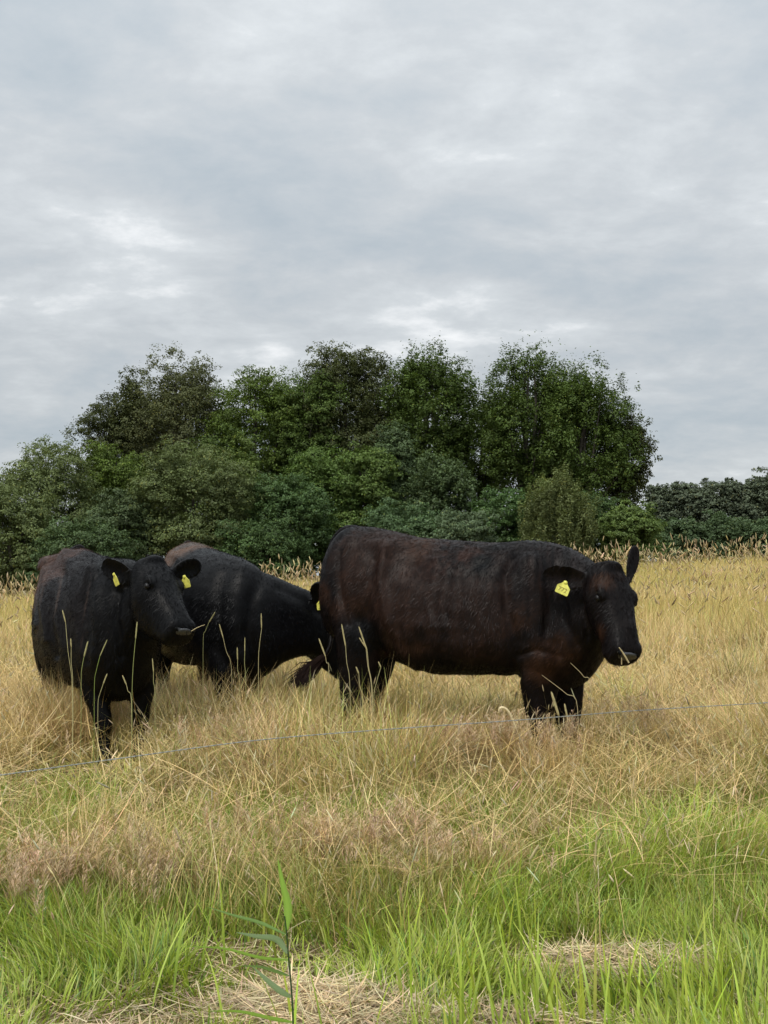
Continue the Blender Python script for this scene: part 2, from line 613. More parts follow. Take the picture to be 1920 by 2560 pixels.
# tussocks: dense radial tufts with arching stalks
for (n_t, y0, y1, hh) in ((150, 5.9, 9.5, .42), (60, 4.9, 6.0, .30)):
    tx_, ty_ = scatter(n_t, y0, y1, 0.3)
    n_t = len(tx_)
    kp = ~((np.abs(tx_ + 1.55) < 0.5) & (ty_ > 5.6) & (ty_ < 7.0))
    tx_, ty_ = tx_[kp], ty_[kp]
    n_t = len(tx_)
    per = 170
    x = np.repeat(tx_, per) + R.normal(0, 0.05, n_t * per)
    y = np.repeat(ty_, per) + R.normal(0, 0.05, n_t * per)
    n = len(x)
    hs = np.repeat(R.uniform(0.65, 1.15, n_t), per)
    tc_ = np.where(np.repeat(R.random(n_t), per)[:, None] < .6, STRAW, np.where(np.repeat(R.random(n_t), per)[:, None] < .5, BROWN, OLIVE * 1.2))
    c = tc_ * np.clip(1 + .22 * R.standard_normal((n, 1)), .4, 1.6)
    az2 = np.arctan2(y - np.repeat(ty_, per), x - np.repeat(tx_, per)) + R.normal(0, .5, n)
    acc.add(blades(make_base(x, y), hh * hs * R.uniform(.5, 1.2, n), az2, R.uniform(0.05, 0.35, n), R.uniform(0.2, 2.0, n), R.uniform(0.0018, 0.0038, n), c * .75, 6, c * 1.15))
tag(link('dry_grass', acc.mesh('dry_grass', M_STRAW)), 'straw coloured tangled dry grass around the cattle', 'grass', kind='stuff')

# --- far field
acc = Acc()
x, y = scatter(330000, 11.5, 36, 1.5, 0.9)
n = len(x)
h = (0.42 + 0.16 * n2d(x, y, 0.5, 3)) * R.uniform(0.6, 1.2, n)
k1 = sstep(0.4, 0.65, n2d(x, y, 0.35, 92))[:, None]
cc = GOLD * 1.05 * (1 - k1) + STRAW * 1.1 * k1
r = R.random(n)[:, None]
cc = np.where(r < 0.16, OLIVE * 1.2, cc)
cc = np.where(r > 0.93, BROWN * 1.1, cc)
cc = np.clip(cc * (1 + 0.18 * R.standard_normal((n, 1))), 0.02, 0.9)
acc.add(blades(make_base(x, y), h, R.uniform(0, 6.28, n), R.uniform(0, 0.35, n), R.uniform(0.0, 0.9, n),
               R.uniform(0.003, 0.007, n) * (1 + 0.045 * (y - 10)), cc * 0.85, 3, cc * 1.15))
tag(link('field_grass', acc.mesh('field_grass', M_STRAW)), 'golden standing grass of the field behind the cattle', 'grass', kind='stuff')


# --- seed heads
def spindles(base, dirv, ln, rad, col, k=3):
    """small tapered prisms (seed spikes)"""
    n = len(base)
    up = np.array([0.13, 0.31, 0.94])
    s1 = np.cross(dirv, up)
    s1 /= np.linalg.norm(s1, axis=1)[:, None] + 1e-9
    s2 = np.cross(dirv, s1)
    rings = [(0.0, 0.35), (0.25, 1.0), (0.7, 0.85), (1.0, 0.15)]
    V = np.empty((n, len(rings), k, 3), np.float32)
    for i, (tt, rr) in enumerate(rings):
        for j in range(k):
            a_ = 2 * math.pi * j / k
            V[:, i, j] = base + dirv * (ln * tt)[:, None] + (s1 * math.cos(a_) + s2 * math.sin(a_)) * (rad * rr)[:, None]
    idx = (np.arange(n) * len(rings) * k)[:, None, None] + (np.arange(len(rings) - 1) * k)[None, :, None]
    j = np.arange(k)[None, None]
    j2 = (j + 1) % k
    F = np.stack([idx + j, idx + j2, idx + k + j2, idx + k + j], -1).reshape(-1, 4)
    C = np.repeat(col, len(rings) * k, 0)
    return V.reshape(-1, 3), F, C


def stalk_with_head(acc, x, y, h, headlen, headrad, col_stem, col_head, lean, bend, wid, segs=4):
    n = len(x)
    az = R.uniform(0, 6.28, n)
    b = make_base(x, y)
    acc.add(blades(b, h, az, lean, bend, wid, col_stem, segs, col_stem, wbase=1.0, taper=6))
    pos = b.copy()
    for k in range(segs):
        th = lean + bend * ((k + 1) / segs - 0.5 / segs)
        pos = pos + (h / segs * np.sin(th))[:, None] * np.stack([np.cos(az), np.sin(az), 0 * az], 1)
        pos[:, 2] += h / segs * np.cos(th)
    th = lean + bend
    d = np.stack([np.sin(th) * np.cos(az), np.sin(th) * np.sin(az), np.cos(th)], 1)
    acc.add(spindles(pos - d * (headlen * 0.1)[:, None], d, headlen, headrad, col_head))
    return pos, d


acc = Acc()
# crest and far field heads
x, y = scatter(13000, 12, 36, 1.5, 0.8)
keep = R.random(len(x)) < 0.05 + 0.95 * n2d(x, y, 0.8, 97)
x, y = x[keep], y[keep]
n = len(x)
stalk_with_head(acc, x, y, R.uniform(0.35, 0.88, n) * (1 + 0.12 * R.standard_normal(n)) * (1 + 0.15 * sstep(24, 32, y)), R.uniform(0.07, 0.13, n) * (1 + 0.8 * sstep(20, 32, y)), R.uniform(0.006, 0.012, n) * (1 + 0.8 * sstep(20, 32, y)),
                col_var(GOLD, n), col_var(np.array([0.50, 0.39, 0.21]), n, 0.28), R.uniform(0, 0.4, n), R.uniform(0.05, 0.9, n), R.uniform(0.004, 0.008, n), 3)
# middle distance
x, y = scatter(5200, 5.3, 12, 0.7, 1.1)
keep = R.random(len(x)) > np.maximum(green_mask(x, y) * 0.8, trod(x, y) * 1.2)
x, y = x[keep], y[keep]
n = len(x)
stalk_with_head(acc, x, y, R.uniform(0.22, 0.5, n), R.uniform(0.03, 0.08, n), R.uniform(0.0022, 0.0045, n),
                col_var(STRAW, n), col_var(PALE * 0.85, n, 0.2), R.uniform(0, 0.4, n), R.uniform(0.1, 1.0, n), R.uniform(0.002, 0.003, n), 5)
# foreground few
x, y = scatter(330, 4.1, 5.6, 0.4)
n = len(x)
stalk_with_head(acc, x, y, R.uniform(0.2, 0.45, n), R.uniform(0.03, 0.08, n), R.uniform(0.002, 0.0045, n),
                col_var(STRAW, n), col_var(PALE, n, 0.15), R.uniform(0, 0.25, n), R.uniform(0.1, 0.8, n), R.uniform(0.0022, 0.003, n), 6)
tag(link('seed_heads', acc.mesh('seed_heads', M_STRAW)), 'ripe seed heads rising over the dry grass', 'grass', kind='stuff')


# --- airy brown panicles (bent grass)
def panicles(acc, x, y, h, size, col, k=44):
    n = len(x)
    az = R.uniform(0, 6.28, n)
    lean = R.uniform(0, 0.3, n)
    b = make_base(x, y)
    cs = col_var(STRAW * 0.8, n)
    acc.add(blades(b, h, az, lean, 0 * lean, np.full(n, 0.0014), cs, 2, cs, wbase=1, taper=6))
    d = np.stack([np.sin(lean) * np.cos(az), np.sin(lean) * np.sin(az), np.cos(lean)], 1)
    top = b + d * h[:, None]
    m_ = n * k
    rep = np.repeat(np.arange(n), k)
    tt = R.random(m_)
    st = top[rep] - d[rep] * (tt * size[rep] * 1.0)[:, None]
    a2 = R.uniform(0, 6.28, m_)
    ln = size[rep] * (0.16 + 0.42 * tt) * R.uniform(0.5, 1.1, m_)
    c = col[rep] * (1 + 0.2 * R.standard_normal((m_, 1)))
    c = np.clip(c, 0.02, 0.9)
    th = R.uniform(0.5, 1.15, m_)
    dv = np.stack([np.sin(th) * np.cos(a2), np.sin(th) * np.sin(a2), np.cos(th)], 1)
    sd_ = np.stack([-np.sin(a2), np.cos(a2), 0.3 * np.ones(m_)], 1)
    w = 0.0011
    # filament with a small grain at its end, as one kite shaped quad
    e = st + dv * ln[:, None]
    mid = st + dv * (ln * 0.86)[:, None]
    g_ = R.uniform(0.0009, 0.0017, m_)[:, None]
    V = np.stack([st, mid - sd_ * g_, e + dv * 0.004, mid + sd_ * g_], 1).reshape(-1, 3)
    F = (np.arange(m_) * 4)[:, None] + np.arange(4)[None]
    acc.add((V, F, np.repeat(c, 4, 0)))


def near_patch(px, d, sx, sy, n):
    x = (px - 960) / FPX * d + R.normal(0, sx, n)
    y = d + R.normal(0, sy, n)
    return x, y


acc = Acc()
XS, YS = [], []
for (px, d, sx, sy, n) in ((620, 5.0, 0.22, 0.14, 260), (480, 4.8, 0.30, 0.13, 300), (260, 4.75, 0.28, 0.12, 220), (900, 4.95, 0.26, 0.16, 260),
                           (60, 4.65, 0.25, 0.15, 220), (1060, 5.1, 0.25, 0.15, 170), (780, 5.0, 0.25, 0.15, 220), (1230, 5.2, 0.2, 0.2, 60),
                           (1290, 6.35, 0.16, 0.10, 150), (1400, 6.2, 0.2, 0.12, 110), (1600, 6.9, 0.15, 0.2, 150), (1100, 6.3, 0.4, 0.12, 130),
                           (820, 6.4, 0.5, 0.15, 120), (600, 6.5, 0.3, 0.15, 100), (1820, 6.2, 0.2, 0.2, 60), (1700, 7.6, 0.4, 0.4, 90), (1500, 5.8, 0.3, 0.2, 50), (200, 5.9, 0.4, 0.3, 60)):
    a_, b_ = near_patch(px, d, sx, sy, n)
    XS.append(a_)
    YS.append(b_)
x, y = np.concatenate(XS), np.concatenate(YS)
keep = R.random(len(x)) < (0.08 + 0.50 * sstep(0.45, 0.62, n2d(x, y, 1.9, 88))) * (1 - trod(x, y))
x, y = x[keep], y[keep]
n = len(x)
panicles(acc, x, y, R.uniform(0.17, 0.31, n) + 0.10 * (y > 5.9), R.uniform(0.09, 0.15, n), col_var(PINK, n, 0.15, 0.05))
tag(link('bent_grass_panicles', acc.mesh('bent_grass_panicles', M_STRAW)), 'airy reddish brown grass panicles in hazy patches', 'grass', kind='stuff')

# --- cut hay lying on the ground
acc = Acc()
x, y = scatter(90000, 3.1, 4.9, 0.4)
hm = hay_mask(x, y)
keep = R.random(len(x)) < 0.02 + 0.30 * (1 - sstep(4.1, 4.5, y)) * sstep(.35, .6, n2d(x, y, 2.7, 91)) + 0.60 * sstep(0.3, 0.8, hm)
x, y, hm = x[keep], y[keep], hm[keep]
n = len(x)
b = make_base(x, y)
b[:, 2] += R.uniform(0.008, 0.055, n) * (0.5 + hm)
c = col_var(np.array([0.60, 0.48, 0.29]), n, 0.3) * (0.55 + 0.75 * n2d(x, y, 5.0, 12))[:, None]
acc.add(blades(b, R.uniform(0.04, 0.2, n), R.uniform(0, 6.28, n), R.uniform(1.3, 1.75, n), R.normal(0, 0.35, n),
               R.uniform(0.002, 0.005, n), c, 4, c, wbase=1.0, taper=5))
tag(link('cut_hay', acc.mesh('cut_hay', M_STRAW)), 'pale cut hay lying in patches on the verge', 'hay', kind='stuff')


# ------------------------------------------------------------------ lofted shapes
def catmull(a, k=4):
    a = np.asarray(a, float)
    out = []
    n = len(a)
    for i in range(n - 1):
        p0, p1, p2, p3 = a[max(i - 1, 0)], a[i], a[i + 1], a[min(i + 2, n - 1)]
        for j in range(k):
            t_ = j / k
            out.append(0.5 * ((2 * p1) + (-p0 + p2) * t_ + (2 * p0 - 5 * p1 + 4 * p2 - p3) * t_ ** 2 + (-p0 + 3 * p1 - 3 * p2 + p3) * t_ ** 3))
    out.append(a[-1])
    return np.array(out)


class Solid:
    def __init__(self):
        self.v, self.f, self.n = [], [], 0

    def rings(self, rings):
        """rings: (m, k, 3) closed tube with fan caps"""
        rings = np.asarray(rings)
        m_, k, _ = rings.shape
        base = self.n
        self.v.append(rings.reshape(-1, 3))
        c0, c1 = rings[0].mean(0), rings[-1].mean(0)
        self.v.append(np.array([c0, c1]))
        for i in range(m_ - 1):
            for j in range(k):
                j2 = (j + 1) % k
                self.f.append((base + i * k + j, base + i * k + j2, base + (i + 1) * k + j2, base + (i + 1) * k + j))
        e0, e1 = base + m_ * k, base + m_ * k + 1
        for j in range(k):
            j2 = (j + 1) % k
            self.f.append((e0, base + j2, base + j))
            self.f.append((e1, base + (m_ - 1) * k + j, base + (m_ - 1) * k + j2))
        self.n += m_ * k + 2

    def tube(self, pts, k=16, sub=4):
        """pts: (x,y,z,ra,rb) ra in the side direction, rb across"""
        p = catmull(pts, sub)
        out = []
        for i in range(len(p)):
            a_ = p[max(i - 1, 0), :3]
            b_ = p[min(i + 1, len(p) - 1), :3]
            t_ = Vector(b_ - a_).normalized()
            ref = Vector((0, 1, 0)) if abs(t_.y) < 0.9 else Vector((0, 0, 1))
            s = t_.cross(ref).normalized()
            w = s.cross(t_).normalized()
            ring = [np.array(p[i, :3]) + np.array(s) * p[i, 3] * math.cos(2 * math.pi * j / k) + np.array(w) * p[i, 4] * math.sin(2 * math.pi * j / k) for j in range(k)]
            out.append(ring)
        self.rings(out)

    def ellipsoid(self, c, ax, ay, az_, k=16):
        c, ax, ay, az_ = map(np.array, (c, ax, ay, az_))
        out = []
        for i in range(1, k):
            ph = math.pi * i / k
            out.append([c + ax * math.cos(ph) + (ay * math.cos(2 * math.pi * j / k) + az_ * math.sin(2 * math.pi * j / k)) * math.sin(ph) for j in range(k)])
        self.rings(out)

    def mesh(self, name):
        me = bpy.data.meshes.new(name)
        me.from_pydata(np.concatenate(self.v).tolist(), [], self.f)
        bm = bmesh.new()
        bm.from_mesh(me)
        bmesh.ops.recalc_face_normals(bm, faces=bm.faces)
        bm.to_mesh(me)
        bm.free()
        return me


def fuse(solid, name, voxel=0.011, smooth=6):
    """union the overlapping lofts into one continuous skin"""
    me = solid.mesh(name + '_raw')
    o = bpy.data.objects.new('tmp', me)
    COL.objects.link(o)
    md = o.modifiers.new('r', 'REMESH')
    md.mode = 'VOXEL'
    md.voxel_size = voxel
    ms = o.modifiers.new('s', 'SMOOTH')
    ms.factor = 0.6
    ms.iterations = smooth
    dg = bpy.context.evaluated_depsgraph_get()
    out = bpy.data.meshes.new_from_object(o.evaluated_get(dg))
    bpy.data.objects.remove(o)
    bpy.data.meshes.remove(me)
    out.name = name
    return out


def trunk_rings(sol, spec, k=28, egg=0.14):
    """spec rows: px, top, bottom, depth, halfwidth"""
    s = catmull(spec, 5)
    C, H, W = [], [], []
    for px, top, bot, d, hw in s:
        a_, b_ = P(px, top, d), P(px, bot, d)
        C.append(np.array((a_ + b_) / 2))
        H.append((a_.z - b_.z) / 2)
        W.append(hw)
    out = []
    for i in range(len(C)):
        t_ = C[min(i + 1, len(C) - 1)] - C[max(i - 1, 0)]
        lat = np.array([-t_[1], t_[0], 0.0])
        lat /= np.linalg.norm(lat)
        ring = []
        for j in range(k):
            th = 2 * math.pi * j / k
            cs, sn = math.cos(th), math.sin(th)
            e = 0.86
            xx = W[i] * math.copysign(abs(cs) ** e, cs) * (1 - egg * sn)
            zz = H[i] * math.copysign(abs(sn) ** e, sn)
            ring.append(C[i] + lat * xx + np.array([0, 0, zz]))
        out.append(ring)
    sol.rings(out)


def leg(sol, joints, hoof_px, hoof_d, fwd, rear=False):
    """joints rows (px,py,d,ra,rb); finishes at the ground below (hoof_px, hoof_d)"""
    pts = []
    for px, py, d, ra, rb in joints:
        p = P(px, py, d)
        pts.append((p.x, p.y, p.z, ra, rb))
    hx = (hoof_px - 960) / FPX * hoof_d
    g = gz(hx, hoof_d)
    pts.append((hx - fwd[0] * 0.02, hoof_d - fwd[1] * 0.02, g + 0.21, 0.031, 0.031))
    pts.append((hx, hoof_d, g + 0.13, 0.042, 0.040))
    pts.append((hx + fwd[0] * 0.02, hoof_d + fwd[1] * 0.02, g + 0.085, 0.038, 0.038))
    pts.append((hx + fwd[0] * 0.04, hoof_d + fwd[1] * 0.04, g + 0.05, 0.052, 0.052))
    pts.append((hx + fwd[0] * 0.05, hoof_d + fwd[1] * 0.05, g - 0.002, 0.062, 0.060))
    sol.tube(pts, 16, 4)


class Head:
    """cattle head: axis from poll to nose, forehead normal n, lateral l"""
    def __init__(self, poll, nose, nhint):
        self.o = Vector(poll)
        ax = Vector(nose) - self.o
        self.k = ax.length / 0.54
        self.a = ax.normalized()
        n = Vector(nhint)
        n = (n - self.a * n.dot(self.a)).normalized()
        self.n = n
        self.l = self.a.cross(n).normalized()

    def pt(self, s, lat, nn):
        return self.o + (self.a * s + self.l * lat + self.n * nn) * self.k

    def build(self, sol, wk=1.0, dk=1.0):
        #      s      w     top    bottom  exp
        S = [(-0.040, 0.050, -0.050, -0.110),
             (-0.022, 0.084, -0.012, -0.155),
             (0.02, 0.104, 0.010, -0.200),
             (0.09, 0.120, 0.028, -0.240),
             (0.16, 0.129, 0.032, -0.262),
             (0.215, 0.126, 0.030, -0.268),
             (0.275, 0.112, 0.026, -0.255),
             (0.335, 0.100, 0.020, -0.232),
             (0.395, 0.090, 0.016, -0.205),
             (0.445, 0.085, 0.012, -0.188),
             (0.485, 0.086, 0.006, -0.178),
             (0.52, 0.087, -0.004, -0.172),
             (0.545, 0.078, -0.022, -0.158),
             (0.560, 0.050, -0.050, -0.132)]
        p = catmull(S, 4)
        out = []
        k = 26
        for s, w, tp, bt in p:
            bt = bt * (1 + (dk - 1) * max(0, min(1, (s - 0.1) / 0.2, (0.53 - s) / 0.12)))
            ring = []
            cen, hh = (tp + bt) / 2, (tp - bt) / 2
            for j in range(k):
                th = 2 * math.pi * j / k
                cs, sn = math.cos(th), math.sin(th)
                lw = w * wk * math.copysign(abs(cs) ** 0.72, cs)
                # the jaw is narrower than the forehead
                lw *= 1 - 0.38 * max(0, -sn) * (1 - 0.5 * max(0, min(1, (s - 0.4) / 0.08)))
                ring.append(np.array(self.pt(s, lw, cen + hh * math.copysign(abs(sn) ** 0.8, sn))))
            out.append(ring)
        sol.rings(out)
        k_ = self.k
        for sg in (-1, 1):
            # brow ridge, cheek muscle, lips, nostril wing
            sol.ellipsoid(self.pt(0.188, sg * 0.102 * wk, -0.002), self.a * 0.050 * k_, self.l * 0.026 * k_, self.n * 0.022 * k_)
            sol.ellipsoid(self.pt(0.20, sg * 0.066 * wk, -0.13), self.a * 0.11 * k_, self.l * 0.040 * k_, self.n * 0.085 * k_)
            sol.ellipsoid(self.pt(0.500, sg * 0.052 * wk, -0.040), self.a * 0.045 * k_, self.l * 0.036 * k_, self.n * 0.042 * k_)
            sol.ellipsoid(self.pt(0.47, sg * 0.050 * wk, -0.135), self.a * 0.060 * k_, self.l * 0.034 * k_, self.n * 0.035 * k_)
        # woolly poll, nose bridge
        sol.ellipsoid(self.pt(0.012, 0, -0.01), self.a * 0.038 * k_, self.l * 0.075 * k_, self.n * 0.05 * k_)
        sol.ellipsoid(self.pt(0.34, 0, -0.005), self.a * 0.14 * k_, self.l * 0.032 * k_, self.n * 0.034 * k_)


def ear(sol, base, tip, nhint, width, cup=0.35, thick=0.017):
    base, tip = Vector(base), Vector(tip)
    a_ = (tip - base)
    ln = a_.length
    a_.normalize()
    n = Vector(nhint)
    n = (n - a_ * n.dot(a_)).normalized()
    l_ = a_.cross(n).normalized()
    S = [(-0.12, 0.22, 1.6), (0.05, 0.42, 1.5), (0.2, 0.70, 1.15), (0.4, 0.96, 1), (0.6, 1.0, 1), (0.78, 0.92, 1), (0.92, 0.66, 0.95), (1.0, 0.28, 0.9)]
    p = catmull(S, 3)
    k = 24
    out = []
    for s, w, th_ in p:
        hw = width / 2 * w
        ring = []
        for j in range(k):
            th = 2 * math.pi * j / k
            u_ = math.cos(th)
            off = cup * hw * (u_ * u_ - 0.5)
            q = base + a_ * (ln * s) + l_ * (hw * u_) + n * (off + thick * th_ * math.sin(th))
            ring.append(np.array(q))
        out.append(ring)
    sol.rings(out)
    return a_, n, l_


def paint(verts, base, blobs, seed):
    """coat colours: noisy blobs of hair colour over a base colour"""
    n = len(verts)
    c = np.tile(np.array(base, float), (n, 1))
    nz = fbm(verts, 9.0, seed, 4)
    nf = vnoise(verts * np.array([1, 1, 0.35]), 60, seed + 9)
    for (pos, rad, colr, st) in blobs:
        d = np.linalg.norm(verts - np.array(pos), axis=1) / rad
        w = np.clip(1.15 - d, 0, 1) * st
        w = sstep(0.25, 0.85, w + 0.9 * (nz - 0.5) * (w > 0))
        c = c * (1 - w[:, None]) + np.array(colr) * w[:, None]
    c *= (0.70 + 0.6 * nf)[:, None]
    return c


def add_cols(me, cols):
    a_ = me.color_attributes.new('Col', 'FLOAT_COLOR', 'POINT')
    c = np.ones((len(me.vertices), 4), np.float32)
    c[:, :3] = cols
    a_.data.foreach_set('color', c.ravel())


def get_v(me):
    v_ = np.empty(len(me.vertices) * 3, np.float32)
    me.vertices.foreach_get('co', v_)
    return v_.reshape(-1, 3).astype(float)


def relief(me, amp_fn):
    """push vertices along their normals (creases, ribs, curls)"""
    v_ = get_v(me)
    nn = np.empty(len(v_) * 3, np.float32)
    me.vertices.foreach_get('normal', nn)
    nn = nn.reshape(-1, 3)
    v2 = v_ + nn * amp_fn(v_)[:, None]
    me.vertices.foreach_set('co', v2.astype(np.float32).ravel())
    me.update()


def coat(me, cols, fwd, count, ln=(0.010, 0.02), seed=3, poll=None):
    """short hair lying back over the skin, as thin slivers"""
    rg = np.random.default_rng(seed)
    v_ = get_v(me)
    me.calc_loop_triangles()
    tr = np.empty(len(me.loop_triangles) * 3, np.int32)
    me.loop_triangles.foreach_get('vertices', tr)
    tr = tr.reshape(-1, 3)
    A, B, C_ = v_[tr[:, 0]], v_[tr[:, 1]], v_[tr[:, 2]]
    cr = np.cross(B - A, C_ - A)
    ar = np.linalg.norm(cr, axis=1)
    nrm = cr / (ar[:, None] + 1e-12)
    pick = rg.choice(len(tr), count, p=ar / ar.sum())
    r1, r2 = rg.random(count), rg.random(count)
    sw = r1 + r2 > 1
    r1[sw], r2[sw] = 1 - r1[sw], 1 - r2[sw]
    pos = A[pick] + (B - A)[pick] * r1[:, None] + (C_ - A)[pick] * r2[:, None]
    nn = nrm[pick]
    cc = cols[tr[pick, 0]]
    comb = np.array([-fwd[0] * 0.5, -fwd[1] * 0.5, -0.85])[None] + rg.normal(0, 0.25, (count, 3))
    swirl = (fbm(pos, 7, 12, 2) - 0.5)[:, None] * 2.2
    comb = comb + np.cross(nn, comb) * swirl
    comb -= nn * (comb * nn).sum(1)[:, None]
    comb /= np.linalg.norm(comb, axis=1)[:, None] + 1e-9
    d = comb + nn * rg.uniform(0.03, 0.30, count)[:, None]
    d /= np.linalg.norm(d, axis=1)[:, None]
    l_ = rg.uniform(ln[0], ln[1], count)[:, None]
    if poll is not None:
        dp = np.linalg.norm(pos - np.array(poll), axis=1)
        l_ = l_ * (1 + 1.5 * np.exp(-(dp / 0.09) ** 2))[:, None]
    sd_ = np.cross(d, nn)
    sd_ /= np.linalg.norm(sd_, axis=1)[:, None] + 1e-9
    lock = (rg.random((count, 1)) < 0.13)
    clump = vnoise(pos, 45, 5)[:, None]
    l_ = np.where(lock, l_ * (1.5 + 1.0 * clump), l_)
    w = np.where(lock, 0.0024, 0.0011)
    V = np.stack([pos - sd_ * w - nn * 0.001, pos + sd_ * w - nn * 0.001, pos + d * l_ + nn * lock * 0.003], 1).reshape(-1, 3)
    F = np.arange(count * 3).reshape(-1, 3)
    c = np.repeat(cc * np.clip(1 + np.where(lock, 0.50, 0.25) * rg.standard_normal((count, 1)) + np.where(lock, 0.5, 0), 0.1, 3.5), 3, 0)
    return V, F, np.clip(c * 0.8, 0.0006, 0.5)


def shift(me, org):
    v_ = get_v(me) - np.array(org)
    me.vertices.foreach_set('co', v_.astype(np.float32).ravel())
    me.update()


def small(solid, name, mat, parent, org, fuse_v=None):
    me = solid.mesh(name) if not fuse_v else fuse(solid, name, fuse_v, 2)
    for p in me.polygons:
        p.use_smooth = True
    shift(me, org)
    me.materials.append(mat)
    return link(name, me, parent)


def ear_tag(parent, org, centre, up, right, size, digits=None, label=None):
    """five sided plastic tag with its button"""
    c, u_, r_ = Vector(centre), Vector(up).normalized(), Vector(right)
    r_ = (r_ - u_ * r_.dot(u_)).normalized()
    n = r_.cross(u_).normalized()
    if n.y > 0:
        n = -n
    out = [(0.0, 0.60), (0.12, 0.56), (0.20, 0.36), (0.5, 0.08), (0.5, -0.44), (0.44, -0.5), (-0.44, -0.5), (-0.5, -0.44), (-0.5, 0.08), (-0.20, 0.36), (-0.12, 0.56)]
    bm = bmesh.new()
    f1 = [bm.verts.new(c + r_ * (x_ * size) + u_ * (y_ * size) + n * (0.004 * (x_ * 2) ** 2) - Vector(org)) for x_, y_ in out]
    f2 = [bm.verts.new(v_.co - n * 0.0022) for v_ in f1]
    bm.faces.new(f1)
    bm.faces.new(f2[::-1])
    for i in range(len(out)):
        j = (i + 1) % len(out)
        bm.faces.new((f1[i], f2[i], f2[j], f1[j]))
    bmesh.ops.recalc_face_normals(bm, faces=bm.faces)
    me = bpy.data.meshes.new('ear_tag')
    bm.to_mesh(me)
    bm.free()
    me.materials.append(M_TAG)
    o_ = link('ear_tag', me, parent)
    s = Solid()
    bc = c + u_ * (0.44 * size) + n * 0.004
    s.ellipsoid(bc, n * 0.004, r_ * 0.009, u_ * 0.009, 10)
    small(s, 'button', M_TAG, o_, org)
    if digits:
        cu = bpy.data.curves.new('digits', 'FONT')
        cu.body = digits
        cu.size = size * 0.46
        cu.align_x = 'CENTER'
        cu.align_y = 'CENTER'
        cu.extrude = 0.0004
        cu.offset = 0.0002
        to = bpy.data.objects.new('tmp', cu)
        COL.objects.link(to)
        dg = bpy.context.evaluated_depsgraph_get()
        tm = bpy.data.meshes.new_from_object(to.evaluated_get(dg))
        bpy.data.objects.remove(to)
        mt = Matrix.Identity(4)
        r2 = u_.cross(n).normalized()
        for i in range(3):
            mt[i][0], mt[i][1], mt[i][2] = r2[i], u_[i], n[i]
        pc = c - u_ * (0.16 * size) + n * 0.0035 - Vector(org)
        mt[0][3], mt[1][3], mt[2][3] = pc
        tm.transform(mt)
        tm.name = 'number'
        tm.materials.clear()
        tm.materials.append(M_INK)
        link('number', tm, o_)
    if label:
        o_['label'] = label
    return o_


def face_parts(hd, root, org, eyes=(-1, 1), wk=1.0):
    k = hd.k
    for sg in eyes:
        s = Solid()
        s.ellipsoid(hd.pt(0.212, sg * 0.1115 * wk, -0.031), hd.a * 0.020 * k, hd.l * 0.017 * k, hd.n * 0.017 * k, 14)
        small(s, 'eye', M_EYE, root, org)
    s = Solid()
    s.ellipsoid(hd.pt(0.545, 0, -0.048), hd.a * 0.018 * k, hd.l * 0.058 * k * wk, hd.n * 0.042 * k, 18)
    s.ellipsoid(hd.pt(0.524, 0.046 * wk, -0.032), hd.a * 0.020 * k, hd.l * 0.028 * k, hd.n * 0.022 * k, 12)
    s.ellipsoid(hd.pt(0.524, -0.046 * wk, -0.032), hd.a * 0.020 * k, hd.l * 0.028 * k, hd.n * 0.022 * k, 12)
    npad = small(s, 'nose_pad', M_NOSE, root, org, 0.006)
    for sg in (-1, 1):
        s = Solid()
        s.ellipsoid(hd.pt(0.540, sg * 0.054 * wk, -0.026), hd.a * 0.012 * k, hd.l * 0.016 * k + hd.n * 0.008 * k, hd.n * 0.010 * k, 10)
        small(s, 'nostril', M_NOSTRIL, npad, org)


BLACK = (0.0022, 0.0021, 0.0024)
DBROWN = (0.026, 0.014, 0.010)
RUST = (0.032, 0.0150, 0.0085)


def finish_cow(root, org, sol, base, blobs, fwd, seed, reliefs, ncoat, poll=None, marks=None):
    me = fuse(sol, 'body', 0.0085, 16)
    relief(me, reliefs)
    v_ = get_v(me)
    cols = paint(v_, base, blobs, seed)
    if marks is not None:
        cols = np.clip(marks(v_, cols), 0.0008, 0.4)
    tuft = fbm(v_ * np.array([1, 1, 0.5]), 22, seed + 3, 3)
    cols = cols * (0.45 + 1.1 * tuft)[:, None]
    add_cols(me, cols)
    for p in me.polygons:
        p.use_smooth = True
    V, F, C = coat(me, cols, fwd, ncoat, seed=seed, poll=poll)
    cm = np_mesh('coat', V - np.array(org), F, C, M_HAIR)
    shift(me, org)
    me.materials.append(M_HIDE)
    b_ = link('body', me, root)
    link('coat', cm, root)
    return b_


def seam(px, py, pts, width, amp):
    """a crease (amp < 0) or a ridge following a line over the body"""
    best = np.full(len(px), 1e9)
    for (x0, y0), (x1, y1) in zip(pts[:-1], pts[1:]):
        dx, dy = x1 - x0, y1 - y0
        t_ = np.clip(((px - x0) * dx + (py - y0) * dy) / (dx * dx + dy * dy), 0, 1)
        best = np.minimum(best, np.hypot(px - x0 - t_ * dx, py - y0 - t_ * dy))
    return amp * np.exp(-(best / width) ** 2)


def lump(px, py, cx, cy, rx, ry, amp):
    return amp * np.exp(-(((px - cx) / rx) ** 2 + ((py - cy) / ry) ** 2))


def proj(v_):
    """side elevation coordinates used to place muscles on a flank"""
    cp, sp = math.cos(PITCH), math.sin(PITCH)
    z = v_[:, 2] - EYE
    dd = v_[:, 1] * cp + z * sp
    return 960 + v_[:, 0] / dd * FPX, 1280 - (z * cp - v_[:, 1] * sp) / dd * FPX


